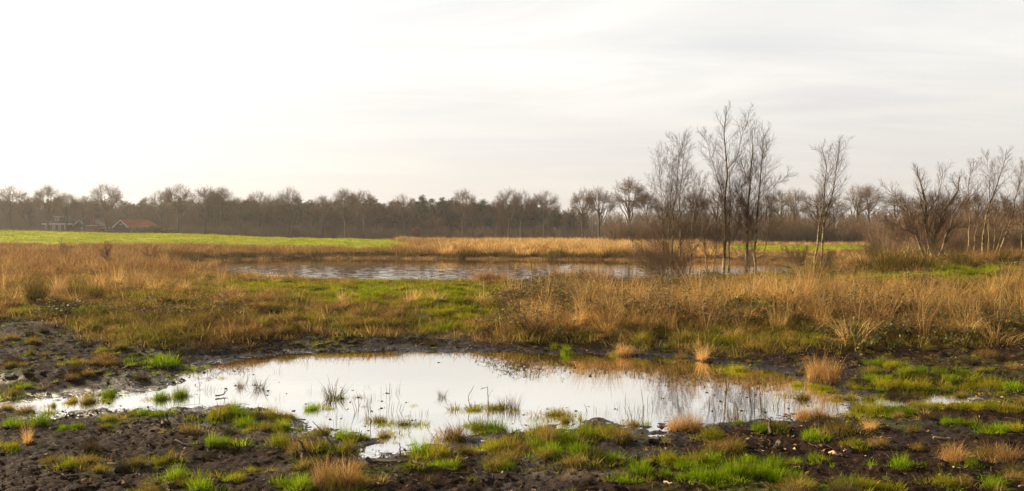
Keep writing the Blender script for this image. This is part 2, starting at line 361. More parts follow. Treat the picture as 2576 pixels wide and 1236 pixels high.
# ------------------------------------------------------------------ grass meshes
def blades(n, rad, hgt, lean=.25, curl=.6, w=.005, K=4, dome=0., out=1.0, bend=None, hvar=.35, rpow=.5, blr=(0, 1)):
    rr = rad*rng.random(n)**rpow; ph = rng.random(n)*2*PI
    p = np.stack([rr*np.cos(ph), rr*np.sin(ph), dome*(1-(rr/rad)**2)-.015], 1)
    az = np.where(rng.random(n) < out, ph+rng.normal(0, .6, n), rng.random(n)*2*PI)
    th = np.abs(rng.normal(0, lean, n))+lean*.6*rr/rad; h = hgt*(1+rng.normal(0, hvar, n)).clip(.3, 1.9)
    cu = curl*rng.uniform(.2, 1.5, n); P = [p]
    for k in range(K-1):
        d = np.stack([np.sin(th)*np.cos(az), np.sin(th)*np.sin(az), np.cos(th)], 1)
        if bend is not None: d = nrm(d+np.array(bend)*(k/(K-1)))
        p = p+d*(h/(K-1))[:, None]; P.append(p); th = th+cu/(K-1)*(1.+k*.6)
    P = np.stack(P, 1); tw = az+PI/2+rng.normal(0, .7, n)
    side = np.stack([np.cos(tw), np.sin(tw), 0*tw], 1)[:, None]; ww = (w*rng.uniform(.6, 1.4, n))[:, None, None]*np.array([1, .9, .65, .12] if K == 4 else np.linspace(1, .12, K))[None, :, None]
    V = np.stack([P-side*ww/2, P+side*ww/2], 2).reshape(-1, 3)
    i = np.arange(n*K*2).reshape(n, K, 2)
    Q = np.stack([i[:, :-1, 0], i[:, :-1, 1], i[:, 1:, 1], i[:, 1:, 0]], -1).reshape(-1, 4)
    bl = np.repeat(rng.uniform(blr[0], blr[1], n), K*2)
    return V, Q, bl
def lump(rad, h, seed, m=14, k=6):
    t = np.linspace(0, 1, k)[:, None]; a = (np.arange(m)*2*PI/m)[None]
    wob = 1+.25*vnoise(np.cos(a)*1.3+seed*3.1+0*t, np.sin(a)*1.3+seed+0*t)*2
    rr = rad*np.sin(t*PI/2)*wob; z = h*np.cos(t*PI/2)**.8-.04*t
    V = np.stack([rr*np.cos(a), rr*np.sin(a), z+0*a+.1*h*vnoise(rr*9*np.cos(a)+seed, rr*9*np.sin(a))], -1).reshape(-1, 3)
    i = np.arange(m*k).reshape(k, m); n = np.roll(i, -1, 1)
    return V, np.stack([i[:-1], i[1:], n[1:], n[:-1]], -1).reshape(-1, 4)
def tuft_mesh(name, mat, layers, mound=None, seed=0):
    parts = []; bl = []; mi = []
    for kw in layers:
        V, Q, b = blades(**kw); parts.append((V, Q)); bl.append(b); mi.append(np.zeros(len(Q), int))
    if mound:
        V, Q = lump(mound[0], mound[1], seed); parts.append((V, Q)); bl.append(np.zeros(len(V))); mi.append(np.ones(len(Q), int))
    V, Q = join(parts)
    return mk_mesh(name, V, Q, [mat, M_peat], {'bl': np.concatenate(bl)}, np.concatenate(mi))

# geometry-node scatter for the uncountable ground cover
def library(name, meshes):
    c = bpy.data.collections.new(name)
    for i, me in enumerate(meshes):
        o = bpy.data.objects.new('%s_%02d' % (name, i), me); c.objects.link(o)
    return c
def scatter(name, lib, P, rot, scl, idx, label, cat):
    me = bpy.data.meshes.new(name); n = len(P)
    me.vertices.add(n); me.vertices.foreach_set('co', np.asarray(P, np.float32).ravel())
    for k, t, d, f in (('rot', 'FLOAT_VECTOR', rot, 'vector'), ('scl', 'FLOAT_VECTOR', scl, 'vector'), ('idx', 'INT', idx, 'value')):
        at = me.attributes.new(k, t, 'POINT'); at.data.foreach_set(f, np.asarray(d, np.int32 if t == 'INT' else np.float32).ravel())
    me.update(); o = link(name, me)
    g = bpy.data.node_groups.new(name, 'GeometryNodeTree')
    g.interface.new_socket('Geometry', in_out='INPUT', socket_type='NodeSocketGeometry'); g.interface.new_socket('Geometry', in_out='OUTPUT', socket_type='NodeSocketGeometry')
    gi = g.nodes.new('NodeGroupInput'); go = g.nodes.new('NodeGroupOutput'); ip = g.nodes.new('GeometryNodeInstanceOnPoints')
    ci = g.nodes.new('GeometryNodeCollectionInfo'); ci.inputs['Collection'].default_value = lib; ci.inputs['Separate Children'].default_value = True; ci.inputs['Reset Children'].default_value = True
    mp = g.nodes.new('GeometryNodeMeshToPoints')
    g.links.new(gi.outputs[0], mp.inputs[0]); g.links.new(mp.outputs[0], ip.inputs['Points']); g.links.new(ci.outputs[0], ip.inputs['Instance']); ip.inputs['Pick Instance'].default_value = True
    for k, t, s in (('rot', 'FLOAT_VECTOR', 'Rotation'), ('scl', 'FLOAT_VECTOR', 'Scale'), ('idx', 'INT', 'Instance Index')):
        a = g.nodes.new('GeometryNodeInputNamedAttribute'); a.data_type = t; a.inputs['Name'].default_value = k
        g.links.new(a.outputs['Attribute'], ip.inputs[s])
    g.links.new(ip.outputs[0], go.inputs[0])
    md = o.modifiers.new('scatter', 'NODES'); md.node_group = g
    return tag(o, label, cat, kind='stuff')
def cand(n, D0, D1, ang=38):
    D = np.sqrt(rng.uniform(D0*D0, D1*D1, n)); a = rng.uniform(-ang, ang, n)*PI/180
    x = D*np.sin(a); y = D*np.cos(a); z, s, sc, sf = terrain(x, y, True)
    u, v, veg, gr, fi = fields(x, y, z, s, sf)
    return dict(x=x, y=y, z=z, s=s, sf=sf, u=u, v=v, veg=veg, gr=gr, fi=fi, n=n, r=rng.random(n))
def sub(c, m): return {k: (q[m] if hasattr(q, '__len__') else q) for k, q in c.items()}
def put(name, lib, c, size, nlib, label, cat, zs=None, idx=None, tilt=.12, sink=.02):
    n = len(c['x']); P = np.stack([c['x'], c['y'], c['z']-sink], 1)
    rot = np.stack([rng.normal(0, tilt, n), rng.normal(0, tilt, n), rng.random(n)*2*PI], 1)
    s = rng.uniform(size[0], size[1], n); z = s*(zs if zs is not None else 1)*rng.uniform(.8, 1.25, n)
    return scatter(name, lib, P, rot, np.stack([s, s, z], 1), rng.integers(0, nlib, n) if idx is None else idx, label, cat)

lib_short = library('short', [tuft_mesh('short_green', M_green, [dict(n=90, rad=.2, hgt=.10, lean=.4, curl=1.0, w=.007, rpow=.6)]) for _ in range(3)]
  + [tuft_mesh('short_brown', M_dry, [dict(n=90, rad=.22, hgt=.14, lean=.5, curl=1.2, w=.007, rpow=.6)]) for _ in range(3)])
lib_dry = library('dry', [tuft_mesh('dry', M_dry, [dict(n=70, rad=.18, hgt=h, lean=.5, curl=1.6, w=.006), dict(n=90, rad=.27, hgt=h*.55, lean=.9, curl=1.8, w=.006)]) for h in (.26, .34, .44)]
  + [tuft_mesh('russet', M_redbrown, [dict(n=110, rad=.22, hgt=h, lean=.25, curl=.8, w=.006)]) for h in (.4, .5)])
def golden(h):
    return tuft_mesh('golden', M_gold, [dict(n=85, rad=.2, hgt=h*.75, lean=.36, curl=1.5, w=.006, bend=(.5, -.1, 0)), dict(n=110, rad=.3, hgt=h*.5, lean=.8, curl=1.8, w=.007)])
lib_gold = library('gold', [golden(.55), golden(.7), golden(.85)] + [tuft_mesh('straw', M_tan, [dict(n=50, rad=.12, hgt=.8, lean=.2, curl=.5, w=.006, bend=(.3, 0, 0))])])
lib_far = library('farbank', [tuft_mesh('bank_russet', M_redbrown, [dict(n=130, rad=.7, hgt=.7, lean=.25, curl=.6, w=.022, rpow=.6)]) for _ in range(2)]
  + [tuft_mesh('bank_gold', M_gold, [dict(n=130, rad=.7, hgt=.85, lean=.22, curl=.6, w=.022, rpow=.6, bend=(.3, 0, 0))]) for _ in range(2)]
  + [tuft_mesh('bank_rush', M_rush, [dict(n=130, rad=.6, hgt=.5, lean=.2, curl=.3, w=.022, rpow=.6)])])
lib_field = library('fieldgrass', [tuft_mesh('field', M_yellow, [dict(n=90, rad=.8, hgt=.09, lean=.5, curl=.6, w=.03, rpow=.6)]) for _ in range(2)]+[tuft_mesh('field_green', M_bright, [dict(n=90, rad=.8, hgt=.12, lean=.5, curl=.6, w=.03, rpow=.6)])])

def leaf_quads(C, size, az=None):
    n = len(C); a = rng.random(n)*2*PI; t = rng.normal(0, .6, n)
    d1 = np.stack([np.cos(a)*np.cos(t), np.sin(a)*np.cos(t), np.sin(t)], 1); nn = nrm(np.cross(d1, nrm(rng.normal(0, 1, (n, 3))*.7+[0, 0, 1.2]))); s = (size*rng.uniform(.5, 1.3, n))[:, None]
    up = np.cross(d1, nn)*s*.18
    V = np.stack([C-d1*s, C+nn*s*.6+up, C+d1*s, C-nn*s*.6+up], 1).reshape(-1, 3); i = np.arange(4*n).reshape(n, 4)
    return V, i, np.repeat(rng.random(n), 4)
def bramble_mesh(ns, R, H, leaves=6, dens=1.):
    b = np.zeros((ns, 1, 3)); b[:, 0, :2] = rng.normal(0, R*.25, (ns, 2)); az = rng.random(ns)*2*PI; K = 9
    L_ = R*rng.uniform(.9, 1.7, ns); th = rng.uniform(.1, .5, ns); p = b[:, 0].copy(); P = [p.copy()]
    for k in range(K-1):
        p = p+np.stack([np.sin(th)*np.cos(az), np.sin(th)*np.sin(az), np.cos(th)*H/R*1.2], 1)*(L_/(K-1))[:, None]; th = th+rng.uniform(.12, .36, ns); az = az+rng.normal(0, .12, ns); P.append(p)
    P = np.stack(P, 1); Rr = np.full((ns, 1), .0045)*np.linspace(1, .5, K)[None]
    P2, R2 = grow(P, Rr, 4, .25, .95, .8, .28, 4, .7, -.05, .2)
    m = int(leaves*ns*dens); q = rng.integers(0, ns, m); t = rng.uniform(1.5, K-1.01, m); i = t.astype(int)
    C1 = P[q, i]+(P[q, i+1]-P[q, i])*(t-i)[:, None]+rng.normal(0, .03, (m, 3)); j = rng.integers(0, len(P2), m); C2 = P2[j, rng.integers(1, 4, m)]+rng.normal(0, .015, (m, 3))
    lv = leaf_quads(np.vstack([C1, C2]), .028)
    V, Q = join([tubes(P, Rr), tubes(P2, R2), lv[:2]]); nq = len(Q)-len(lv[1])
    mi = np.ones(len(Q), int); mi[nq:] = 0; bl = np.zeros(len(V)); bl[-len(lv[2]):] = lv[2]
    return mk_mesh('bramble', V, Q, [M_bramble_leaf, M_stem], {'bl': bl}, mi)
lib_bram = library('bramble', [bramble_mesh(26, .6, .35, 7), bramble_mesh(20, .7, .45, 4), bramble_mesh(30, .5, .22, 12), bramble_mesh(34, .5, .16, 14)])

# short turf and moss over the bank
c = cand(34000, 12.5, 62)
m = (c['r'] < c['veg']) & (c['s'] > .5)
c = sub(c, m); idx = np.where(rng.random(len(c['x'])) < c['gr']*1.15, rng.integers(0, 3, len(c['x'])), rng.integers(3, 6, len(c['x'])))
put('turf', lib_short, c, (.7, 1.5), 6, 'short green and brown turf covering the bank between the two pools', 'grass', idx=idx)
# medium dry grass
c = cand(26000, 13, 66)
dens = c['veg']*(1-np.clip(c['gr']*1.3, 0, 1))*np.where(c['u'] < 1250, .9, .38)
dens = dens*np.clip(.75+1.6*fbm(c['x']+3, c['y'], .8, 2), .15, 1)*np.where(ell(c['u'], c['v'], [(2330,850,330,30,1)]) > .4, .25, 1)
c = sub(c, (c['r'] < dens) & (c['s'] > .6)); n = len(c['x'])
idx = np.where(rng.random(n) < .25+.5*sstep(22, 40, c['y']), rng.integers(3, 5, n), rng.integers(0, 3, n))
hs_ = np.clip(np.where(c['u'] < 470, .9, np.interp(c['y'], [14, 22, 27, 33], [.75, .7, .5, .4])), .3, 1.2)*np.where(c['v'] > 700, .72, 1)*(1+1.3*fbm(c['x'], c['y'], .9, 2)).clip(.4, 1.8)*np.interp(np.interp(c['u'], vb_u, vb_v)-c['v'], [0, 60], [.45, 1.05])
put('dry_grass', lib_dry, c, (.5, 1.1), 5, 'brown dry grass covering the left and middle of the bank', 'grass', idx=idx, zs=hs_)
# golden tall grass
c = cand(21000, 13.5, 48)
pg = sstep(1180, 1420, c['u']+120*fbm(c['x'], c['y'], .5, 2))*np.exp(-((c['v']-782)/62)**4)*.9
pg = pg*sstep(0, 30, c['v']+30*fbm(c['x'], c['y'], .4, 2)-np.interp(c['u'], [1200, 1600, 1850, 2100, 2500], [735, 735, 712, 712, 720]))+.05*(c['u'] < 1200)*(c['v'] < 770)*(1-c['gr'])
pg = pg*np.clip(.85+1.3*fbm(c['x']+3, c['y'], .9, 2), .12, 1)
c = sub(c, (c['r'] < pg*c['veg']) & (c['s'] > .9)); put('golden_grass', lib_gold, c, (.5, 1.0), 4, 'tall pale golden grass on the right half of the bank', 'grass')
# bramble
c = cand(5200, 13.5, 40)
pb = ell(c['u'], c['v'], BRAM)+.10*sstep(1300, 1500, c['u'])
c = sub(c, (c['r'] < pb*c['veg']*.9)); n = len(c['x'])
idx = np.where(c['u'] > 1800, rng.integers(2, 4, n), rng.integers(0, 2, n)); idx = np.where(rng.random(n) < .2, 1, idx)
put('bramble_thicket', lib_bram, c, (.6, 1.1), 4, 'low bramble thicket with dark leaves along the slope of the bank', 'brambles', idx=idx)
# far bank
c = cand(21000, 58, 165, 40)
c2 = cand(7000, 36, 80, 42); c2 = sub(c2, (c2['u'] < 500) | (c2['u'] > 2050)); 
c = {k: np.concatenate([c[k], c2[k]]) for k in c if k != 'n'}
dens = (1-c['fi'])*(c['sf'] > .15)*np.where((c['y'] < 66) & (c['u'] < 1000), (c['u'] < 500), np.where(c['y'] < 66, c['u'] > 2050, 1))*np.where((c['u'] > 1500) & (c['y'] > 125), 0.5, 1)
dens = dens*np.where(c['y'] > 140, .6, 1)*np.where((c['u'] > 2050) & (c['y'] < 58), .25, 1)
c = sub(c, (c['r'] < dens)); n = len(c['x'])
gold = sstep(900, 1350, c['u']+200*fbm(c['x'], c['y'], .06, 2)); idx = np.where(rng.random(n) < gold*.55, rng.integers(2, 4, n), rng.integers(0, 2, n))
edge = (c['sf'] < 2.6+1.5*fbm(c['x'], c['y'], .3, 2)); idx = np.where(edge, 4, idx)
hs_ = np.where(c['y'] < 60, .5, np.where(edge, .7, .68))*(1+.5*fbm(c['x'], c['y'], .12, 2))*np.where((c['u'] < 1000) & (c['y'] > 66), .72, 1)*np.where((c['u'] > 1780), .55, 1)
put('far_bank_grass', lib_far, c, (.75, 1.3), 5, 'russet and tan grass with dark rushes along the far shore', 'grass', idx=idx, zs=hs_)
c = cand(5200, 56, 74, 34); c = sub(c, (c['sf'] > -1.3+2.2*fbm(c['x'], c['y'], .15, 2)) & (c['r'] < .6) & (c['sf'] < .4) & (c['y'] > 56)); c['z'] = np.maximum(c['z'], 0)
put('reed_fringe', lib_far, c, (.5, .9), 2, 'short tan reeds standing in the water along the far shore', 'reeds', zs=.28)
# field
c = cand(9000, 84, 172, 40); c = sub(c, c['fi'] > .5)
put('field_grass', lib_field, c, (.8, 1.5), 3, 'bright yellow green meadow grass behind the far bank', 'grass')

# ------------------------------------------------------------------ tussocks traced in the photograph
def var(n, f): return [f() for _ in range(n)]
T = {}
T['green'] = [tuft_mesh('green_tussock', M_bright, [dict(n=420, rad=.20, hgt=.16, lean=.45, curl=1.1, w=.0055, dome=.05), dict(n=160, rad=.24, hgt=.09, lean=.8, curl=1.2, w=.006)], (.2, .05), i) for i in range(3)]
T['mix'] = [tuft_mesh('mixed_tussock', M_green, [dict(n=420, rad=.2, hgt=.15, lean=.5, curl=1.2, w=.0055, dome=.06), dict(n=160, rad=.24, hgt=.09, lean=.8, curl=1.2, w=.006)], (.21, .06), i+4) for i in range(3)]
T['yellow'] = [tuft_mesh('yellow_tussock', M_yellow, [dict(n=420, rad=.2, hgt=.14, lean=.5, curl=1.2, w=.0055, dome=.05), dict(n=160, rad=.24, hgt=.09, lean=.8, curl=1.2, w=.006)], (.21, .05), i+8) for i in range(3)]
T['olive'] = [tuft_mesh('olive_tussock', M_olive, [dict(n=360, rad=.2, hgt=.15, lean=.5, curl=1.0, w=.0055, dome=.05)], (.2, .06), i+12) for i in range(2)]
T['dry'] = [tuft_mesh('dry_tussock', M_tan, [dict(n=560, rad=.17, hgt=.26, lean=.5, curl=1.6, w=.0045, dome=.08), dict(n=200, rad=.22, hgt=.14, lean=.9, curl=1.6, w=.005)], (.18, .08), i+15) for i in range(3)]
T['brown'] = [tuft_mesh('brown_tussock', M_dry, [dict(n=480, rad=.18, hgt=.2, lean=.5, curl=1.5, w=.005, dome=.08), dict(n=160, rad=.22, hgt=.10, lean=.9, curl=1.3, w=.006, blr=(.6, 1))], (.19, .08), i+18) for i in range(3)]
T['straw'] = [tuft_mesh('straw_tussock', M_gold, [dict(n=200, rad=.1, hgt=.42, lean=.24, curl=.9, w=.0035, bend=(.3, 0, 0)), dict(n=160, rad=.12, hgt=.2, lean=.8, curl=1.2, w=.006)], (.1, .04), i+21) for i in range(2)]
T['rush'] = [tuft_mesh('rush_tussock', M_rush, [dict(n=90, rad=.12, hgt=.34, lean=.3, curl=.25, w=.0075), dict(n=160, rad=.2, hgt=.07, lean=.8, curl=1, w=.006, blr=(.5, 1))], (.17, .02), i+23) for i in range(2)]
T['heather'] = [tuft_mesh('heather_clump', M_heather, [dict(n=420, rad=.19, hgt=.14, lean=.6, curl=.6, w=.006, dome=.05)], (.2, .06), 30)]
T['mat'] = [tuft_mesh('grass_mat', M_olive, [dict(n=260, rad=.22, hgt=.07, lean=.7, curl=1, w=.006)], (.22, .02), 31), tuft_mesh('grass_mat', M_green, [dict(n=300, rad=.22, hgt=.08, lean=.7, curl=1, w=.006)], (.22, .02), 32)]
T['sprig'] = [tuft_mesh('grass_sprig', M_bright, [dict(n=70, rad=.06, hgt=.11, lean=.6, curl=1.0, w=.006)], None, 33), tuft_mesh('grass_sprig', M_yellow, [dict(n=60, rad=.07, hgt=.09, lean=.6, curl=1.0, w=.006)], None, 34)]
DIM = dict(green=(.62, .17), mix=(.62, .17), yellow=(.62, .16), olive=(.6, .17), dry=(.7, .27), brown=(.62, .22), straw=(.55, .45), rush=(.5, .42), heather=(.6, .15), mat=(.6, .07), sprig=(.28, .1))
LOOK = dict(green='bright green grass tuft', mix='green tuft with brownish blades', yellow='yellow-green grass tuft', olive='dull olive grass tuft', dry='pale tan dry grass tussock',
            brown='brown dry grass tussock', straw='tall sparse straw tuft', rush='dark spiky rush tuft', heather='dark heather-like clump', mat='flat floating grass mat', sprig='tiny green grass sprig')
TU = [  # crop, X, Y(base), width, height, kind
(0,1360,195,330,90,'green'),(0,590,195,170,50,'yellow'),(0,900,195,180,60,'brown'),(0,760,195,120,50,'brown'),(0,835,95,110,60,'yellow'),(0,250,120,70,80,'olive'),
(0,1320,485,160,80,'green'),(0,1480,460,170,95,'green'),(0,885,468,150,90,'green'),(0,720,512,160,90,'mix'),(0,600,502,100,50,'mix'),(0,210,392,110,45,'green'),
(0,300,410,60,35,'sprig'),(0,575,388,60,30,'sprig'),(0,95,452,150,60,'olive'),(0,310,705,220,120,'green'),(0,95,712,190,90,'green'),(0,1150,612,180,60,'green'),(0,1290,622,180,60,'green'),
(0,890,662,160,55,'mix'),(0,880,716,90,40,'green'),(0,500,730,110,45,'green'),(0,610,730,110,45,'green'),(0,210,852,130,170,'straw'),(0,80,892,150,75,'mix'),
(0,1530,765,200,90,'brown'),(0,1790,640,240,110,'mix'),(0,1930,630,220,120,'green'),(0,2010,705,200,95,'green'),(0,1740,862,140,100,'green'),(0,1840,865,150,85,'green'),(0,720,912,210,95,'heather'),
(0,1720,982,140,55,'heather'),(0,700,1012,230,75,'brown'),(0,550,1052,160,85,'mix'),(0,790,1092,120,65,'brown'),(0,1300,1015,180,70,'yellow'),(0,1390,1000,120,110,'olive'),
(0,1440,1130,210,95,'green'),(0,1640,1225,250,85,'green'),(0,1510,1195,150,60,'yellow'),(0,1940,1160,190,80,'yellow'),(0,2060,1085,100,50,'yellow'),(0,1060,722,70,30,'sprig'),
(0,260,328,45,25,'sprig'),(0,200,592,200,70,'brown'),(0,430,548,50,50,'olive'),(0,1830,310,100,30,'mat'),(0,1640,410,80,20,'mat'),(0,1980,385,130,70,'rush'),
(1,630,478,220,130,'rush'),(1,700,482,150,60,'mat'),(1,840,472,120,40,'mat'),(1,20,400,150,110,'rush'),(1,60,425,150,20,'mat'),(1,455,573,170,60,'green'),(1,120,632,210,90,'mix'),(1,265,640,80,35,'yellow'),
(1,70,745,150,90,'olive'),(1,210,725,190,75,'mix'),(1,385,725,110,75,'rush'),(1,540,775,170,90,'olive'),(1,190,870,200,120,'mix'),(1,545,885,190,100,'olive'),
(1,720,810,160,110,'green'),(1,760,915,190,110,'mix'),(1,870,812,170,50,'mix'),(1,1050,802,150,65,'brown'),(1,1020,672,150,60,'olive'),(1,1220,695,190,50,'olive'),(1,1320,695,90,30,'mat'),
(1,1150,848,90,30,'mat'),(1,890,548,70,28,'mat'),(1,1300,540,90,25,'mat'),(1,575,630,70,20,'mat'),(1,1530,472,100,75,'rush'),(1,1590,528,90,15,'mat'),(1,1250,628,70,20,'mat'),
(1,1360,935,260,120,'green'),(1,1500,955,240,110,'mix'),(1,1640,820,300,135,'brown'),(1,1840,730,220,100,'mix'),(1,1980,745,220,110,'green'),(1,1960,905,240,115,'yellow'),(1,2090,910,240,130,'mix'),
(1,1800,575,180,40,'yellow'),(1,1960,565,200,55,'yellow'),(1,2050,560,150,110,'rush'),(1,1500,1045,230,60,'green'),(1,1620,1040,140,50,'mix'),(1,2070,1065,150,65,'green'),
(1,560,1200,300,230,'dry'),(1,740,1215,320,240,'dry'),(1,650,1235,260,180,'brown'),(1,250,1215,220,100,'green'),(1,370,1210,200,110,'green'),(1,860,1235,220,120,'brown'),
(2,20,575,130,150,'rush'),(2,360,615,230,60,'yellow'),(2,200,655,200,30,'mat'),(2,440,675,110,70,'brown'),(2,210,800,260,130,'mix'),(2,300,850,260,170,'brown'),(2,450,850,260,140,'green'),
(2,600,790,260,120,'mix'),(2,780,780,280,110,'yellow'),(2,60,930,230,90,'brown'),(2,330,935,260,110,'green'),(2,540,930,260,100,'green'),(2,190,880,220,100,'green'),(2,500,1025,230,90,'brown'),(2,700,980,170,70,'mix'),(2,820,985,150,70,'green'),
(2,1010,705,120,55,'brown'),(2,1120,690,90,30,'mat'),(2,1360,740,240,120,'dry'),(2,1490,745,260,150,'dry'),(2,1650,785,240,85,'yellow'),(2,1820,905,270,105,'brown'),(2,1830,655,140,140,'rush'),(2,1890,692,80,45,'green'),
(2,2040,745,170,85,'green'),(2,1060,1095,260,120,'green'),(2,1280,1015,210,120,'yellow'),(2,1430,1060,230,100,'green'),(2,1830,1120,260,150,'green'),(2,1960,1140,270,160,'green'),(2,1640,1010,260,100,'green'),
(2,1560,1140,240,100,'green'),(2,1700,1160,260,100,'green'),(2,2080,1100,180,110,'green'),(2,920,1172,140,45,'green'),(2,1390,1142,110,50,'green'),(2,1270,1105,110,60,'green'),(2,1540,1000,200,80,'mix'),(2,1950,1000,160,60,'green'),
(2,450,105,120,70,'mix'),(2,350,60,100,50,'mix'),(2,930,125,200,110,'dry'),(2,1570,160,200,150,'straw'),(2,1870,245,200,60,'yellow'),(2,2050,255,60,45,'sprig'),(2,1300,175,150,25,'mat'),(2,120,1080,120,40,'sprig'),
(3,400,335,230,200,'dry'),(3,520,345,230,190,'dry'),(3,690,385,100,65,'brown'),(3,450,405,180,50,'yellow'),(3,240,375,130,45,'yellow'),(3,110,452,120,30,'mat'),(3,290,485,190,75,'brown'),
(3,960,380,240,90,'yellow'),(3,1120,405,250,100,'yellow'),(3,1280,410,220,110,'mix'),(3,860,320,140,50,'green'),(3,1140,280,160,80,'mix'),(3,1270,280,130,80,'green'),(3,880,195,200,50,'green'),(3,1030,210,180,60,'yellow'),
(3,1440,270,160,50,'green'),(3,1600,280,150,45,'green'),(3,1500,345,120,55,'green'),(3,1680,400,220,70,'yellow'),(3,1860,390,260,100,'yellow'),(3,2030,395,220,70,'green'),(3,1470,415,140,45,'mix'),
(3,600,480,150,45,'brown'),(3,700,490,140,60,'mix'),(3,790,590,230,110,'yellow'),(3,900,600,230,130,'yellow'),(3,1040,600,220,90,'green'),(3,1170,615,110,60,'green'),(3,1290,552,230,50,'yellow'),
(3,1580,562,200,70,'yellow'),(3,1720,565,200,70,'yellow'),(3,1870,560,200,80,'yellow'),(3,2040,600,180,90,'mix'),(3,310,650,200,120,'dry'),(3,430,655,210,120,'brown'),(3,600,775,290,125,'brown'),(3,360,815,170,90,'green'),
(3,850,725,180,90,'straw'),(3,1480,692,110,65,'green'),(3,1590,692,100,65,'green'),(3,1690,712,100,65,'green'),(3,1820,750,170,60,'green'),(3,1930,745,170,75,'green'),(3,2060,745,160,80,'yellow'),
(3,730,862,170,50,'yellow'),(3,890,892,80,28,'sprig'),(3,1550,1000,280,160,'dry'),(3,1830,985,260,130,'brown'),(3,2000,995,260,140,'dry'),(3,1690,1035,120,80,'green'),(3,1110,1045,180,110,'green'),
(3,400,1000,140,80,'green'),(3,80,1045,210,100,'green'),(3,240,1022,130,60,'green'),(3,670,1225,220,110,'green'),(3,800,1230,240,110,'yellow'),(3,960,1228,180,60,'yellow'),(3,1460,1195,200,90,'mix'),(3,1610,1190,200,80,'brown'),
(3,1880,1220,220,90,'green'),(3,80,1150,190,90,'green'),(3,220,1150,170,80,'green'),(3,330,1195,110,50,'green'),(3,1230,1185,90,40,'sprig'),(3,540,1050,60,60,'sprig'),(3,1430,1030,80,30,'sprig'),(3,980,1150,90,50,'sprig'),
]
LAND = [ # landmarks (u, v, phrase)
(840,1215,'the big tan tussock at the bottom edge'),(1900,1195,'the wide bright green patch at bottom right'),(1720,1082,'the orange-tan tussock on the pool edge'),
(840,1003,'the spiky rush island left of centre'),(1070,1146,'the long green mound at the pool tip'),(1145,1105,'the humped brown island'),(415,1000,'the green pair in the water'),
(2070,960,'the tall tan clump right of the pool'),(2410,1160,'the pale tussock pair at far right'),(2210,1035,'the green bank at the pool\'s right end'),(95,1070,'the green pair at left edge'),
(415,915,'the bright patch above the pool\'s left arm'),(570,1050,'the rounded mound below the pool\'s left arm'),(2040,1050,'the brown mound at the pool\'s right corner'),(1400,1120,'the large central grass mound'),
(1430,885,'the green tuft on the far shore'),(2160,1230,'the yellow-green clump cut by the bottom edge'),(460,1225,'the green pair at bottom left'),(2120,640,'') ][:-1]
ttu = []
for k, X, Y, w, h, kind in TU:
    ttu.append([644*k+X*.3053, 858.5+Y*.3053, w*.3053, h*.3053, kind])
labs = []
for q in ttu:
    uu, vv, w, h, kind = q
    dd = sorted([(math.hypot(uu-a, (vv-b)*2), a, b, s) for a, b, s in LAND])[0]
    dx, dy = uu-dd[1], (vv-dd[2])*2
    if dd[0] < 14: rel = 'forming'
    elif abs(dx) > abs(dy): rel = ('just ' if abs(dx) < 90 else '')+('left of' if dx < 0 else 'right of')
    else: rel = ('just ' if abs(dy) < 60 else '')+('above' if dy < 0 else 'below')
    size = 'small ' if w < 40 and kind != 'sprig' else ('large ' if w > 72 else '')
    labs.append((size+LOOK[kind], rel, dd[3]))
from collections import Counter, defaultdict
grp = defaultdict(list)
for i, l in enumerate(labs): grp[l].append(i)
ORD = ['leftmost', 'second', 'third', 'fourth', 'fifth', 'sixth', 'seventh']
for l, ids in grp.items():
    ids.sort(key=lambda i: ttu[i][0])
    for j, i in enumerate(ids):
        l = (l[0].replace(' dry grass', '').replace(' grass tuft', ' tuft'), l[1], l[2])
        s = ('%s %s %s' % l).replace('flat floating', 'flat').replace('with brownish blades', 'browned')
        if len(ids) > 1: s = ('leftmost ' if j == 0 else ('rightmost ' if j == len(ids)-1 else ORD[j]+' from left, '))+s
        uu, vv, w, h, kind = ttu[i]
        x, y, z = place(uu, vv)
        dw, dh = DIM[kind]; sw = w*y/F/dw*1.12; sh = h*y/F/dh*1.05
        me = T[kind][i % len(T[kind])]
        if len(s.split()) > 16: s = s.replace('of the two ', '').replace('the ', '')
        if len(s.split()) > 16: print('LONG', s)
        o = link(me.name.split('.')[0], me, None, (x, y+.0, z-.01), rng.random()*6.28, (sw, sw*.9, max(sh, sw*.45)))
        tag(o, s, 'grass tuft', LOOK[kind]+'s on the mud and in the pool')
fr = []
for uu, vv, w, h, kind in ttu:
    if kind in ('sprig', 'straw', 'rush', 'heather', 'mat') or (kind in ('dry',) and rng.random() < .5): continue
    x, y, z = place(uu, vv); ww = w*y/F; k = int(2+ww*ww*45)
    for _ in range(k):
        a_ = rng.random()*6.28; r_ = ww*rng.uniform(.3, .85); fr.append((x+math.cos(a_)*r_*1.25, y+math.sin(a_)*r_*.9, {'green': 0, 'mix': 1, 'yellow': 2, 'olive': 1, 'dry': 3, 'brown': 3}[kind]))
fr = np.array(fr); fz = np.maximum(terrain(fr[:, 0], fr[:, 1]), -.005)
fringe = [tuft_mesh('fringe', m_, [dict(n=80, rad=.09, hgt=.075, lean=.6, curl=1.1, w=.0055, rpow=.6)]) for m_ in (M_bright, M_green, M_yellow, M_dry)]
fi_ = np.where(rng.random(len(fr)) < .3, rng.integers(0, 4, len(fr)), fr[:, 2].astype(int))
put('fringe_grass', library('fringe', fringe), dict(x=fr[:, 0], y=fr[:, 1], z=fz), (.5, 1.25), 4, 'low ragged grass growing round and between the tussocks', 'grass', idx=fi_, sink=0)
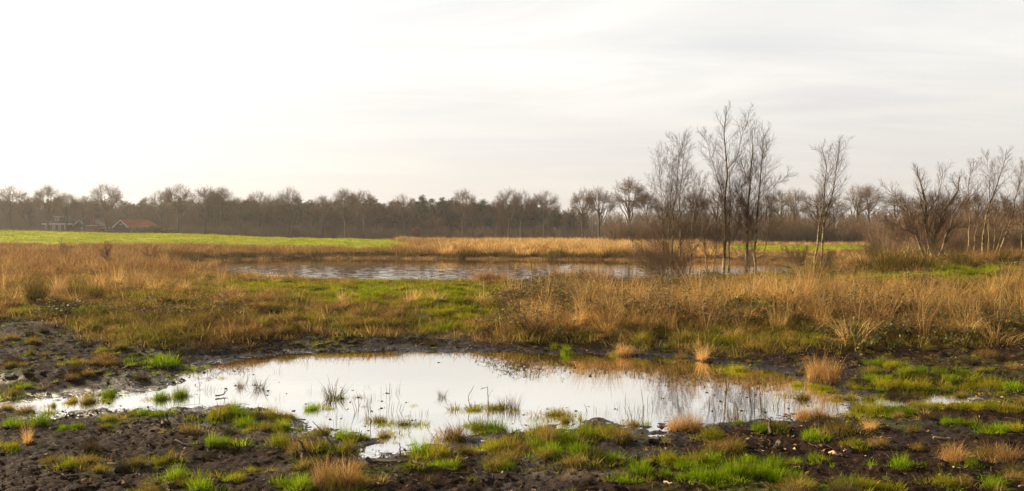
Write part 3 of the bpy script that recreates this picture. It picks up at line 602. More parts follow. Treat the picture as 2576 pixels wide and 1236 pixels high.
# small scattered shoots
c = cand(11000, 4.2, 19, 37); zn = fbm(c['x'], c['y'], 1.1, 4)
c = sub(c, (c['s'] > .12) & (c['r'] < np.clip(zn*1.8+.10, .04, .8)) & (c['veg'] < .4))
lib_sh = library('shoots', [T['sprig'][0], T['sprig'][1], T['mat'][0], T['brown'][0], T['heather'][0], T['mat'][1], fringe[1], fringe[3]])
n = len(c['x']); idx = rng.choice(8, n, p=[.12, .14, .08, .1, .1, .06, .18, .22]); put('sparse_shoots', lib_sh, c, (.15, .6), 8, 'sparse small shoots of grass dotted over the bare mud', 'grass', idx=idx, sink=0)
# thin blades standing in the water
thin = tuft_mesh('thin_stalks', M_rush, [dict(n=9, rad=.16, hgt=.16, lean=.2, curl=.3, w=.0045)])
thin2 = tuft_mesh('water_crumbs', M_olive, [dict(n=40, rad=.07, hgt=.025, lean=1, curl=1, w=.008)], (.05, .012), 3)
c = cand(2200, 6, 14.5, 34); zn = fbm(c['x']+50, c['y'], 1.4, 3)
c = sub(c, (c['s'] < 0) & (c['s'] > -1.6) & (c['r'] < np.clip(.26+zn*1.0, 0, 1)*np.where((c['u'] < 1700) & (c['v'] < 960), .12, 1))); c['z'] = np.zeros(len(c['x']))
put('water_weeds', library('weeds', [thin, thin2, thin2]), c, (.4, 1.2), 3, 'thin stalks and scraps of weed standing in the shallow pool', 'water plants', sink=0)

# rushes along the right hand belt, on the left bank and the two islands in the far pond: things one can count
rush_big = [tuft_mesh('rush_clump', M_rush, [dict(n=520, rad=.32, hgt=.8, lean=.22, curl=.35, w=.008), dict(n=200, rad=.4, hgt=.4, lean=.6, curl=.6, w=.008, blr=(.6, 1))]) for _ in range(3)]
rush_tan = [tuft_mesh('rush_clump', M_redbrown, [dict(n=520, rad=.35, hgt=.8, lean=.22, curl=.4, w=.008), dict(n=200, rad=.42, hgt=.4, lean=.6, curl=.6, w=.009)]) for _ in range(2)]
RUSH = [(92,765,58,62,'d','olive rush clump at far left above the mud'),(190,760,44,50,'d','olive rush clump right of the far left one'),(150,748,40,44,'t','brown rush clump between the two olive ones at left'),
(240,762,40,40,'d','small dark rush clump on the left bank'),(320,705,34,14,'d','low dark tussock in the green turf at left'),
(2075,700,60,34,'d','dark rush clump at the foot of the twin birch'),(2140,688,80,42,'t','brown rush clump right of the twin birch'),(2190,690,90,48,'d','big dark rush clump at the left end of the green slope'),
(2240,684,100,62,'d','tallest dark rush clump on the green slope'),(2290,682,90,52,'d','dark rush clump next right of the tallest one'),(2335,676,60,34,'d','low rush clump below the spreading tree'),
(2410,668,60,44,'d','dark rush clump right of the spreading tree'),(2440,672,50,28,'d','short rush clump at the edge of the green slope'),(2475,664,60,36,'t','brown rush clump among the right hand birches'),
(2510,664,60,40,'d','dark rush clump under the right hand birches'),(2560,660,60,36,'t','brown rush clump at the right edge of the picture'),
(1215,703,60,26,'t','tan rush island in the far pond, left part'),(1255,704,60,20,'t','tan rush island in the far pond, right part'),(1420,706,80,30,'t','tan rush clump standing before the far pond'),
(1465,704,80,28,'t','tan rush clump next to the birch thicket in the pond'),(1500,712,80,30,'t','tan rush clump left of the birches'),(1380,712,60,22,'t','small tan rush clump at the near pond shore')]
for i, (uu, vv, w, h, k, lb) in enumerate(RUSH):
    x, y, z = place(uu, vv)
    if y > 45: y = 38; x = (uu-U0)*y/F; z = max(tz(x, y), 0)
    me = (rush_big if k == 'd' else rush_tan)[i % 2]
    o = link('rush_clump', me, None, (x, y, z-.03), rng.random()*6, (w*y/F/1.0, w*y/F/1.0, h*y/F/.85)); tag(o, lb, 'rush clump', 'clumps of rushes')

# humps of grass over the bank between the pools
c = cand(9000, 13, 36, 38); c = sub(c, (c['r'] < c['veg']*.8) & (c['s'] > .7) & (np.interp(c['u'], vb_u, vb_v)-c['v'] > 14)); n = len(c['x'])
bt = library('humps', [T['mix'][0], T['mix'][1], T['yellow'][0], T['olive'][0], T['brown'][0], T['brown'][1], T['dry'][0], T['mix'][2]])
g_ = rng.random(n) < c['gr']*1.1+.08; idx = np.where(g_, rng.choice([0, 1, 2, 3, 7], n), rng.choice([3, 4, 5, 6, 4], n))
put('bank_tussocks', bt, c, (.45, 1.05), 8, 'rounded humps of green and brown grass all over the bank', 'grass', idx=idx, zs=np.interp(c['y'], [15, 20, 24, 30], [1., .85, .6, .42])*np.where(idx == 6, .6, 1))
# ------------------------------------------------------------------ litter, twigs, clods
c = cand(60000, 4.2, 20, 37); c = sub(c, (c['s'] > .05) & (c['veg'] < .5) & (c['r'] < .40+fbm(c['x'], c['y'], .8, 3)*.9)); n = len(c['x'])
P = np.stack([c['x'], c['y'], c['z']+.006], 1); Vq, Qq, bl = leaf_quads(P, .024)
M_litter = grass_mat('leaf_litter', [(0,(.02,.012,.008)),(.45,(.07,.035,.02)),(.75,(.15,.075,.04)),(.88,(.3,.17,.09)),(1,(.75,.55,.36))], None, .1)
tag(link('leaf_litter', mk_mesh('leaf_litter', Vq, Qq, [M_litter], {'bl': bl})), 'brown and pale dead leaves strewn over the mud', 'leaves', kind='stuff')
c = cand(7000, 4.2, 20, 37); c = sub(c, (c['s'] > .0) & (c['veg'] < .5)); n = len(c['x'])
a = rng.random(n)*2*PI; ln = rng.uniform(.04, .22, n); K = 4; t = np.linspace(0, 1, K)
P = np.stack([c['x'][:, None]+np.cos(a)[:, None]*ln[:, None]*t, c['y'][:, None]+np.sin(a)[:, None]*ln[:, None]*t, c['z'][:, None]+.008+rng.uniform(0, .02, (n, K))], -1)+rng.normal(0, .004, (n, K, 3))
V_, Q_ = tubes(P, rng.uniform(.002, .005, (n, 1))*np.linspace(1, .6, K)[None])
tag(link('fallen_twigs', mk_mesh('fallen_twigs', V_, Q_, [M_wood])), 'thin dark twigs lying all over the mud', 'twigs', kind='stuff')
clods = []
for i in range(4):
    V_, Q_ = lump(.04, .03, 40+i, 8, 4); V_ = V_*[1.3, 1, .6]+rng.normal(0, .006, V_.shape); clods.append(mk_mesh('clod', V_, Q_, [M_peat], None, None, True))
c = cand(12000, 4.2, 19, 37); c = sub(c, (c['s'] > -.4) & (c['veg'] < .6) & (c['r'] < np.where(c['s'] < 0, .5*np.exp(c['s']/.10)*(fbm(c['x'], c['y'], 2, 2) > .05), np.exp(-c['s']/.3)*.6+.10))); c['z'] = np.maximum(c['z'], -.004)
put('mud_clods', library('clods', clods), c, (.15, .9), 4, 'crumbs and clods of black mud round the pool edge', 'mud', tilt=.3, sink=.004)

# ------------------------------------------------------------------ trees
def traced(pts, D, K=14, jit=.25):
    b = W(*pts[0], D); g = tz(b[0], b[1]); P = np.array([W(uu, vv, D) for uu, vv in pts])
    dz = P[0, 2]-g; P[0, 2] = g-.05
    P[:, 1] += np.linspace(0, rng.normal(0, jit*2), len(P)); P[-1] = P[-2]+(P[-1]-P[-2])*.74; P = resample(P, K)
    P[1:-1] += rng.normal(0, .018, (K-2, 3)); return P
def tree(name, stems, label, cat, group, trunk_m, twig_m, D, dens=1., bl=.24, ang=.65, up=.10, start=.3, twr=.0025, rs=1.):
    """stems: list of (points in tracing units, base radius)"""
    K = 14; P = np.array([traced(s[0], D) for s in stems]); r0 = np.array([s[1] for s in stems]); R = .72*rs*r0[:, None]*np.linspace(1, .10, K)[None]**.8
    R[:, 0] *= 1.25
    org = np.array([P[0, 0, 0], P[0, 0, 1], P[0, 0, 2]+.05]); P = P-org
    P1, R1 = grow(P, R, int(29*dens), start, .97, ang, bl*1.2, 8, .32, up*.8, .085, shape=.6, rmin=.005)
    P2, R2 = grow(P1, R1, 9, .12, .98, .65, .45, 5, .5, up*.7, .12, shape=.45, rmin=twr*1.15)
    P3, R3 = grow(P2, R2, 6, .1, 1, .55, .6, 3, .6, up*.5, .16, shape=.3, rmin=twr)
    e = link(name, None, None, org); tag(e, label, cat, group)
    V, Q = tubes(P, R, 7); link('trunk', mk_mesh('trunk', V, Q, [trunk_m], smooth=True), e)
    V, Q = join([tubes(P1, R1, 4), tubes(P2, R2), tubes(P3, R3)]); link('crown', mk_mesh('crown', V, Q, [twig_m]), e)
    return e
def c5(*p): return [(1572+X*.407, 220+Y*.407) for X, Y in p]
def c4(*p): return [(1932+X*.3053, 314.5+Y*.3053) for X, Y in p]
BG = 'bare birches standing round the far pond'
def birch(stems, label, D=36.5, **k): return tree('birch_tree', stems, label, 'birch', BG, M_birch, M_birch_tw, D, **k)
birch([(c5((235,1160),(240,1000),(235,750),(235,600),(225,480),(205,380)), .05)], 'leftmost thin straight birch of the thicket beside the far pond', 36, bl=.26)
birch([(c5((255,1150),(268,950),(278,760),(280,600),(285,450),(300,400)), .045)], 'thin birch second from left in the pond thicket', 36.4, bl=.2)
birch([(c5((285,1150),(295,900),(300,770),(325,600),(335,400),(325,275)), .06)], 'tallest birch of the left thicket beside the pond', 36, bl=.24, dens=1.1)
birch([(c5((330,1130),(342,900),(335,700),(350,520),(365,380),(385,330)), .055)], 'birch on the right side of the left thicket', 36.8, bl=.2)
birch([(c5((385,1180),(402,1050),(405,800),(400,620),(405,520)), .045)], 'short birch at the right end of the left thicket', 35.5, bl=.22)
birch([(c5((262,1160),(300,1050),(375,900),(430,760),(450,640)), .03)], 'thin birch leaning right out of the left thicket', 36.2, bl=.22)
birch([(c5((475,1180),(520,1070),(565,980),(600,900),(640,800)), .025)], 'thin sapling leaning right between thicket and tall birch', 35.5, bl=.25, dens=.7)
birch([(c5((530,1160),(505,1050),(495,930),(490,760),(500,620),(510,520)), .045),(c5((505,1050),(495,930),(500,760),(470,620)), .02)], 'crooked small birch left of the tall forked birch', 36.5, bl=.24)
birch([(c5((545,1165),(558,1000),(572,800),(578,650),(570,560)), .04)], 'thin upright birch just left of the tall forked birch', 36.5, bl=.2)
birch([(c5((605,1160),(620,1000),(625,850),(625,700),(645,530),(632,400),(625,260),(650,60)), .105),(c5((640,590),(650,520),(695,450),(735,280),(790,80)), .05),
       (c5((618,760),(600,680),(580,590),(530,450),(490,330),(450,260)), .04),(c5((638,680),(710,620),(775,570),(850,480)), .03)], 'tallest forked birch, its top highest against the sky', 36.5, dens=1.0, bl=.17, up=.14)
birch([(c5((625,1170),(640,960),(660,840),(690,740)), .03)], 'thin shoot at the foot of the tallest birch', 35.8, dens=.8, bl=.25)
birch([(c5((748,1165),(755,950),(765,750),(785,560),(795,400),(798,190)), .105),(c5((775,640),(740,520),(715,440)), .03),(c5((790,500),(850,370),(870,200)), .035)], 'thick straight birch right of the tallest forked one', 36, bl=.19, up=.16)
birch([(c5((808,1180),(808,970),(825,780),(838,620),(850,470),(880,360),(915,300)), .085),(c5((835,640),(920,600),(960,580),(1015,530)), .03),(c5((820,840),(760,760),(700,700)), .022)], 'dark mossy birch nearest the right of the tall trio', 35.6, bl=.2)
birch([(c5((1165,1100),(1190,950),(1215,760),(1228,600),(1240,490),(1185,320)), .075),(c5((1212,1110),(1220,930),(1235,780),(1280,640),(1300,480),(1320,300)), .075)], 'lone twin stemmed birch with two pale trunks at right', 37.5, bl=.22, dens=1.15)
birch([(c4((1650,1070),(1645,900),(1625,700),(1600,500),(1640,260)), .055),(c4((1690,1040),(1700,900),(1725,780),(1700,520)), .035)], 'slim birch just right of the spreading tree', 41, bl=.2)
birch([(c4((1765,1060),(1780,850),(1815,650),(1880,500),(1930,330),(1955,170)), .075),(c4((1815,660),(1830,480),(1825,350),(1815,190)), .035)], 'forked birch with dark trunk near right edge', 41, bl=.19, up=.14)
birch([(c4((1850,1050),(1855,850),(1890,680),(1900,560)), .035)], 'short thin birch between the forked and the leaning birch', 42, bl=.25)
birch([(c4((1875,1060),(1950,930),(2020,760),(2040,600),(2080,450),(2105,240)), .06),(c4((1860,1060),(1920,900),(1970,800),(2000,600)), .04)], 'birch leaning right with two stems near right edge', 41, bl=.2)
birch([(c4((2090,1080),(2095,900),(2115,700),(2105,520),(2130,300)), .055)], 'pale birch cut by the right edge', 41, bl=.22)
SG = 'bare spreading trees and shrubs by the pond'
def fan(label, u_, v_, D, n, wid, hgt, r=.02, mat=None, lean=0., name='bare_shrub', group=SG, bl=.3, dens=.6):
    st = []
    for i in range(n):
        f = (i+.5)/n*2-1+rng.normal(0, .12)+lean
        e = (u_+f*wid, v_-hgt*(1-.55*abs(f))*rng.uniform(.75, 1.1)); m_ = (u_+f*wid*.45, v_-hgt*.45)
        st.append(([(u_+rng.normal(0, 2), v_), m_, e], r*rng.uniform(.7, 1.2)))
    return tree(name, st, label, 'shrub', group, M_birch if mat is None else mat, M_scrub, D, dens=dens, bl=bl, start=.25)
tree('spreading_tree', [(c4((1375,1085),(1345,1020),(1320,930),(1300,780),(1292,600),(1235,420),(1225,320)), .11),(c4((1375,1060),(1372,960),(1400,860),(1440,700),(1540,560),(1560,380)), .09),
  (c4((1320,930),(1240,880),(1150,860),(1060,800),(940,780)), .045),(c4((1400,880),(1480,860),(1600,840),(1740,800)), .045),(c4((1302,790),(1190,720),(1130,620),(1020,460)), .045),
  (c4((1410,830),(1540,700),(1640,620),(1790,480)), .05),(c4((1305,820),(1400,640),(1430,480),(1440,320)), .04),(c4((1380,920),(1370,800),(1350,650)), .03),(c4((1330,960),(1210,820),(1180,720)), .03)],
  'low tree with wide spreading limbs on the green slope at right', 'tree', SG, M_birch, M_birch_tw, 38, dens=.8, bl=.25, start=.25, up=.12, rs=1.45)
tree('bare_shrub', [(c4((1160,1040),(1155,900),(1130,760),(1100,600)), .05),(c4((1155,960),(1060,870),(960,760)), .03)], 'thin leaning shrub left of the spreading tree', 'shrub', SG, M_birch, M_birch_tw, 40, bl=.28)
tree('bare_shrub', [(c5((240,1155),(190,1090),(110,1010),(20,960)), .035),(c5((245,1155),(170,1110),(60,1060),(-20,1050)), .03),(c5((240,1150),(200,1060),(130,930),(90,850)), .03),(c5((250,1150),(215,1040),(180,930),(170,830)), .03),
  (c5((250,1150),(150,1120),(60,1110)), .025),(c5((240,1155),(120,1040),(40,900)), .025),(c5((255,1150),(235,1000),(190,860),(140,780)), .025)], 'low scrubby bush sprawling left from the birch thicket', 'shrub', SG, M_birch, M_scrub, 36, dens=1.1, bl=.32, start=.15, up=.05, rs=1.3)
tree('bare_shrub', [(c5((300,1150),(330,1050),(340,900)), .03),(c5((310,1150),(270,1050),(230,940)), .03),(c5((320,1150),(380,1060),(440,960)), .03),(c5((300,1150),(350,1100),(420,1050)), .025)], 'dense low shoots round the thicket\'s foot', 'shrub', SG, M_birch, M_scrub, 36.4, dens=1., bl=.35, start=.15)
fan('small fan shaped bush left of the twin birch', 2003, 663, 39, 7, 62, 52)
fan('low shoots spreading right from the foot of the twin birch', 2072, 668, 37.5, 6, 48, 44, lean=.3)
fan('low bare bush behind the tall birches', 1880, 668, 44, 6, 50, 60)
fan('bare bush standing left of the tallest rush clump', 2190, 660, 42, 6, 60, 70)
fan('upright bare sapling bush on the left bank above the mud', 265, 668, 40, 7, 22, 74, r=.014, dens=.4, bl=.2)
fan('sparse bare sapling bush right of the one on left bank', 375, 668, 44, 6, 26, 66, r=.012, dens=.35, bl=.2)
fan('dead leaning twiggy bush at the far left bank', 160, 640, 50, 4, 24, 40, r=.012, lean=.6, dens=.35, bl=.2)
fan('thin bare bush behind the right hand birches', 2490, 655, 46, 7, 60, 110, r=.02)
fan('bare bush between spreading tree and slim birch', 2390, 655, 44, 7, 50, 100, r=.02)
fan('thin bare bush filling the right edge', 2560, 655, 45, 7, 50, 120, r=.02)

# oaks and slender trees of the tree line: variants, then copies
def bez(a, c, b, K, wob):
    t = np.linspace(0, 1, K)[:, None]; P = (1-t)**2*a+2*t*(1-t)*c+t*t*b; n = np.cumsum(rng.normal(0, wob, (K, 3)), 0); return P+(n-t*n[-1])*np.sin(t*PI)**.3
def oak_mesh(i, tall=False):
    K = 9; H = 16.; th = H*rng.uniform(.30, .40) if not tall else H*.3; rx = rng.uniform(5., 6.2) if not tall else 3.6; cz = (th+H)/2+.6; rz = H-cz
    tr = np.zeros((1, K, 3)); tr[0, :, 2] = np.linspace(-.3, cz+.25*rz, K); tr[0, 1:, :2] += np.cumsum(rng.normal(0, .14, (K-1, 2)), 0)
    R = np.array([[.52, .38, .35, .33, .30, .26, .20, .13, .07]])*(.75 if tall else 1)
    def dome(n, r0, r1, low=-.45):
        d = nrm(rng.normal(0, 1, (n*4, 3))); d = d[d[:, 2] > low][:n]; return d*rng.uniform(r0, r1, (len(d), 1))*[rx, rx, rz]+[0, 0, cz]
    ends = dome(11 if not tall else 9, .55, .75); limbs = []; LR = []
    for k, e in enumerate(ends):
        t = rng.uniform(.42, .95); g = t*(K-1); q = int(g); a = tr[0, q]*(1-g+q)+tr[0, min(q+1, K-1)]*(g-q)
        if a[2] > e[2]: q = 3; a = tr[0, q]
        c = a*.45+e*.55; c[:2] += (e[:2]-a[:2])*.15; limbs.append(bez(a, c, e, 9, .16)); LR.append(R[0, q]*.6*np.linspace(1, .3, 9))
    P1 = np.array(limbs); R1 = np.array(LR)
    tips = dome(85 if not tall else 60, .86, 1.0); P2 = []; R2 = []
    for e in tips:
        d = np.linalg.norm(P1[:, 3:7]-e, axis=2); m, n = np.unravel_index(np.argmin(d+rng.normal(0, .5, d.shape)), d.shape); a = P1[m, 3+n]
        c = a*.5+e*.5+[0, 0, .1*rz*rng.uniform(-.5, 1)]; P2.append(bez(a, c, e, 7, .10)); R2.append(max(R1[m, 3+n]*.5, .045)*np.linspace(1, .4, 7))
    P2 = np.array(P2); R2 = np.array(R2); tw_ = .75 if tall else 1
    P3, R3 = grow(P2, R2, 8, .2, 1, .75, 1, 4, .55, .03, .13, shape=.3, rmin=.022*tw_, fixed=np.full(len(P2), 1.9))
    P4, R4 = grow(P3, R3, 7, .1, 1, .75, .55, 3, .6, .02, .13, shape=.3, rmin=.0155*tw_)
    V, Q = join([tubes(tr, R, 7), tubes(P1, R1, 5)]); a = mk_mesh('trunk', V, Q, [M_oak], smooth=True)
    V, Q = join([tubes(P2, R2), tubes(P3, R3), tubes(P4, R4)]); b = mk_mesh('crown', V, Q, [M_oak_tw]); top = V[:, 2].max(); wd = rx*2.1
    return a, b, top, wd
oaks = [oak_mesh(i) for i in range(6)]; talls = [oak_mesh(i, True) for i in range(3)]
def put_tree(var, name, u_, top_v, width, D, label, cat, group):
    a, b, H, wd = var; x = (u_-U0)*D/F; z = tz(x, D); hz = HC-(top_v-V0)*D/F-z; sx = width*D/F/wd; sz = hz/H; sx = min(max(sx, sz*.62), sz*1.35)
    e = link(name, None, None, (x, D, z), rng.random()*6.28, (sx, sx, sz)); tag(e, label, cat, group)
    link('trunk', a, e); link('crown', b, e); return e
OAK = [(25,460,95,'big oak at the left end of the tree line'),(73,488,66,'lower oak second from the left end'),(121,458,70,'tall oak standing before the dark roofed farmhouse'),(168,480,70,'gnarled oak at the right end of the farmhouse'),
(212,486,60,'slim oak before the annex with the brick chimney'),(268,451,84,'tall round topped oak standing left of the red roofed barn'),(405,472,66,'oak right of the red roofed barn, smaller of two'),(448,454,84,'tall spreading oak right of the barn'),
(518,462,80,'left oak of the close pair above the round bush'),(556,464,74,'right oak of the close pair above the round bush'),(600,490,60,'low oak between the close pair and the next tall oak'),(650,472,66,'oak with low fork left of the tall slender one'),
(688,482,60,'thin oak just left of the tall oak near red bush'),(726,463,70,'tall oak beside the red leaved bush'),(812,485,66,'oak with low spreading limbs over the field end'),(868,469,76,'left oak of two tall ones over the field end'),
(914,472,70,'right oak of two tall ones over the field end'),(950,508,90,'low broad oak in front of the wood'),(1015,482,70,'oak at the tip of the green field'),(1095,540,50,'short bare oak before the pines'),
(1165,469,72,'tall oak rising right of the pines'),(1190,520,50,'small oak right of the tall one by the pines'),(1240,500,50,'thin oak just left of the big double crowned oak'),(1280,465,80,'big oak with double crown in the middle of the wood edge'),(1312,472,60,'oak leaning on the big double crowned one'),
(1370,472,84,'last broad oak of the closed wood')]
for i, (u_, t_, w_, lb) in enumerate(OAK):
    put_tree(oaks[i % 6], 'oak_tree', u_, t_, w_, rng.uniform(202, 216), lb, 'oak', 'oaks along the far tree line')
for i, (u_, t_, w_, D, lb) in enumerate([(1467,466,70,165,'left oak of the free standing row right of the wood'),(1508,462,84,160,'second oak of the free standing row, forked low'),(1583,438,96,150,'tallest round oak of the free standing row'),(1628,478,74,150,'oak at the right end of the row, before the birches'),
  (1680,500,60,150,'bare tree hidden behind the left birch thicket'),(1745,480,80,145,'bare tree behind the gap left of the tallest birch'),(1800,474,80,150,'bare tree behind the tallest birch'),(1860,486,60,150,'bare tree behind the tall birch trio'),(1925,480,60,150,'bare tree right of the tall birch trio'),(1965,470,66,155,'narrow bare tree left of the lone twin birch'),
  (2000,466,66,150,'narrow bare tree nearest left of the twin birch'),(2052,480,70,150,'bare tree behind the twin birch'),(2100,490,60,150,'bare tree just right of the twin birch'),(2160,456,74,150,'taller tree of the close pair right of the twin birch'),(2192,458,74,152,'right tree of the close pair right of the twin birch'),
  (2255,474,70,150,'bare tree left behind the spreading tree'),(2300,486,70,150,'bare tree behind the spreading tree'),(2345,478,80,150,'broad bare tree behind the spreading tree\'s crown'),(2400,484,80,150,'bare tree behind the slim birch'),(2455,480,80,150,'bare tree behind the forked birch'),(2520,490,80,145,'bare tree behind the leaning birch'),(2575,500,70,145,'bare tree at the right edge of the background')]):
    put_tree(oaks[i % 6] if i < 4 else talls[i % 3], 'bare_tree', u_, t_, w_, D, lb, 'tree', 'bare background trees right of the wood')
# pines
def pine_mesh():
    K = 8; H = 14; tr = np.zeros((1, K, 3)); tr[0, :, 2] = np.linspace(-.3, H*.95, K); tr[0, 1:, :2] += np.cumsum(rng.normal(0, .1, (K-1, 2)), 0); R = np.linspace(.2, .05, K)[None]
    P1, R1 = grow(tr, R, 22, .5, 1, 1.1, .2, 5, .5, .12, .2, shape=.5)
    cs = P1[:, 2:].reshape(-1, 3); cs = np.repeat(cs, 38, 0)+rng.normal(0, .42, (len(cs)*38, 3))*[1, 1, .6]
    lv = leaf_quads(cs, .17); V, Q = join([tubes(tr, R, 6), tubes(P1, R1)]); a = mk_mesh('trunk', V, Q, [M_oak])
    b = mk_mesh('crown', lv[0], lv[1], [M_pine], {'bl': lv[2]}); return a, b, lv[0][:, 2].max(), 5.
pines = [pine_mesh() for _ in range(3)]
for i, (u_, t_, lb) in enumerate([(560,505,'pine behind the close pair of oaks'),(695,500,'dark pine left of the tall oak near the red bush'),(752,498,'dark pine right of the tall oak near the red bush'),(785,500,'pine left of the oak over the field end'),(880,488,'pine showing between the two tall oaks'),(940,496,'pine right of the two tall oaks'),
  (1040,498,'left pine of the open group in the middle'),(1063,488,'second pine of the middle group'),(1083,498,'third pine of the middle group'),(1110,494,'fourth pine of the middle group'),(1135,496,'right pine of the middle group'),(1195,506,'pine right of the tall oak by the pines'),(1222,504,'pine left of the double crowned oak'),(1300,508,'pine behind the double crowned oak'),(1335,512,'pine between the last two oaks'),(1400,522,'last dark pine at the right end of the wood')]):
    put_tree(pines[i % 3], 'pine_tree', u_, t_, 40, rng.uniform(222, 232), lb, 'pine', 'pines in the far wood')
# the mass of the wood behind
def slim_mesh():
    K = 6; H = 13; tr = np.zeros((1, K, 3)); tr[0, :, 2] = np.linspace(-.3, H*.9, K); tr[0, 1:, :2] += np.cumsum(rng.normal(0, .1, (K-1, 2)), 0); R = np.linspace(.17, .04, K)[None]
    P1, R1 = grow(tr, R, 16, .18, 1, .7, .28, 5, .5, .12, .2, shape=.45, rmin=.03); P2, R2 = grow(P1, R1, 9, .1, 1, .7, .42, 3, .6, .06, .25, rmin=.03); P3, R3 = grow(P2, R2, 5, .1, 1, .8, .6, 3, .7, .0, .25, rmin=.026)
    V, Q = join([tubes(tr, R, 5), tubes(P1, R1), tubes(P2, R2), tubes(P3, R3)]); return mk_mesh('slim', V, Q, [M_oak_tw])
def bush_mesh(mat=None, fine=1.):
    b = np.zeros((14, 6, 3)); a = rng.random(14)*2*PI; t = np.linspace(0, 1, 6)[None]; l = rng.uniform(.5, 1.5, 14)[:, None]
    b[..., 0] = np.cos(a)[:, None]*l*t**.8; b[..., 1] = np.sin(a)[:, None]*l*t**.8; b[..., 2] = t*rng.uniform(1.6, 2.9, 14)[:, None]; b += rng.normal(0, .04, b.shape)
    R = fine*np.linspace(.035, .012, 6)[None]*np.ones((14, 1)); P1, R1 = grow(b, R, 9, .15, 1, .6, .4, 4, .6, .1, .2, rmin=.012*fine); P2, R2 = grow(P1, R1, 7, .1, 1, .6, .55, 3, .7, .05, .2, rmin=.011*fine)
    V, Q = join([tubes(b, R), tubes(P1, R1), tubes(P2, R2)]); return mk_mesh('bush', V, Q, [mat or M_scrub])
def pine_one():
    a, b, _, _ = pine_mesh(); V = []; 
    va = np.empty(len(a.vertices)*3); a.vertices.foreach_get('co', va)
    return b
slims = [slim_mesh() for _ in range(3)]; bushes = [bush_mesh() for _ in range(3)]
lib_wood = library('wood', slims+bushes+[pines[0][1], pines[1][1]])
n = 2600; uu = rng.uniform(-500, 1480, n); D = 222+rng.random(n)**1.3*85; x = (uu-U0)*D/F; hs = 1+.10*rng.normal(0, 1, n)+.0*uu
D = np.where((uu < 420) & (D < 240), D+22, D); x = (uu-U0)*D/F; idx = rng.choice(3, n); pn = rng.random(n) < np.where((uu > 520) & (uu < 1420), .30, .12); idx = np.where(pn, rng.integers(6, 8, n), idx)
und = rng.random(n) < .15; idx = np.where(und, rng.integers(3, 6, n), idx); hs = np.where(und, rng.uniform(.8, 1.5, n), hs*np.where(uu > 1380, .78, 1.0)*np.where(pn, .93, 1))
hs = hs*np.where(D > 235, 1, .9)*np.where(und, 1, .79)
n2 = 1500; u2 = rng.uniform(1420, 3300, n2); D2 = rng.uniform(330, 430, n2); x2 = (u2-U0)*D2/F; i2 = rng.choice(4, n2); h2 = rng.uniform(.78, 1.0, n2)*np.where(i2 == 3, 1.6, 1)
x = np.concatenate([x, x2]); D = np.concatenate([D, D2]); idx = np.concatenate([idx, i2]); hs = np.concatenate([hs, h2]); z = terrain(x, D)
N_ = len(x); scatter('far_wood', lib_wood, np.stack([x, D, z], 1), np.stack([0*x, 0*x, rng.random(N_)*6.28], 1), np.stack([hs*1.1, hs*1.1, hs], 1), idx, 'grey brown mass of the far wood behind the oaks', 'wood')
# scrub: hedge at the right, belt behind the green field, edge of the wood
def scrub(name, n, f, size, label, zf=1., bushes=bushes):
    uu, D = f(n); x = (uu-U0)*D/F; z = terrain(x, D); s = rng.uniform(size[0], size[1], n)
    return scatter(name, library(name, bushes+[slims[0]]), np.stack([x, D, z-.1], 1), np.stack([0*x, 0*x, rng.random(n)*6.28], 1), np.stack([s, s, s*zf], 1), rng.integers(0, 3, n), label, 'scrub')
scrub('wood_edge_scrub', 420, lambda n: (rng.uniform(440, 1500, n), rng.uniform(206, 224, n)), (.5, 1.3), 'low brown scrub at the foot of the far wood')
scrub('field_hedge', 420, lambda n: (rng.uniform(1540, 3000, n), rng.uniform(126, 142, n)), (.9, 1.6), 'reddish brown scrub behind the right hand green field')
scrub('scrub_belt', 110, lambda n: (rng.uniform(2200, 3050, n), rng.uniform(47, 80, n)), (.6, 1.5), 'dense reddish twigs behind the right hand birches', bushes=[bush_mesh(None, .42) for _ in range(3)])
#scrub('pond_scrub', 7, lambda n: (rng.uniform(1600, 1730, n), rng.uniform(58, 75, n)), (.6, 1.0), 'reddish twigs behind the birch thicket')
def single_bush(u_, v_, D, w_, h_, mat, lb, leaf=None, name='bare_shrub'):
    x = (u_-U0)*D/F; z = tz(x, D); e = link(name, None, None, (x, D, z), rng.random()*6, (w_*D/F/3, w_*D/F/3, h_*D/F/3)); tag(e, lb, 'shrub', 'shrubs at the foot of the wood')
    m = bush_mesh(mat); m.name = 'stems'; link('stems', m, e)
    if leaf:
        d = nrm(rng.normal(0, 1, (900, 3)))*rng.random((900, 1))**.33*[1.4, 1.4, 1.3]+[0, 0, 1.5]; d[:, 2] = np.abs(d[:, 2]); lv = leaf_quads(d, .16)
        link('foliage', mk_mesh('foliage', lv[0], lv[1], [leaf], {'bl': lv[2]}), e)
single_bush(606, 590, 196, 54, 50, M_oak_tw, 'round brown leafless bush before the wood, right of the barn')
single_bush(743, 592, 205, 22, 34, M_scrub, 'small red leaved bush beside the tall oak', M_rust_leaf, 'red_shrub')
single_bush(1046, 605, 190, 26, 40, M_scrub, 'red leaved bush below the middle pines', M_rust_leaf, 'red_shrub')
single_bush(1100, 605, 190, 34, 42, M_oak_tw, 'pale bare bush right of the red leaved one')
single_bush(1348, 610, 170, 50, 46, M_oak_tw, 'broad bare bush below the last broad oak')
single_bush(1257, 610, 190, 24, 60, M_oak_tw, 'slender bare bush before the double crowned oak')
for u_, w_, h_, lb in ((352,46,26,'left part of the olive evergreen bush hiding the barn\'s foot'),(388,52,28,'middle of the olive evergreen bush right of the barn'),(424,50,22,'low right part of the olive evergreen bush')):
    single_bush(u_, 590, 188, w_, h_, M_scrub, lb, M_shrub_leaf, 'evergreen_shrub')

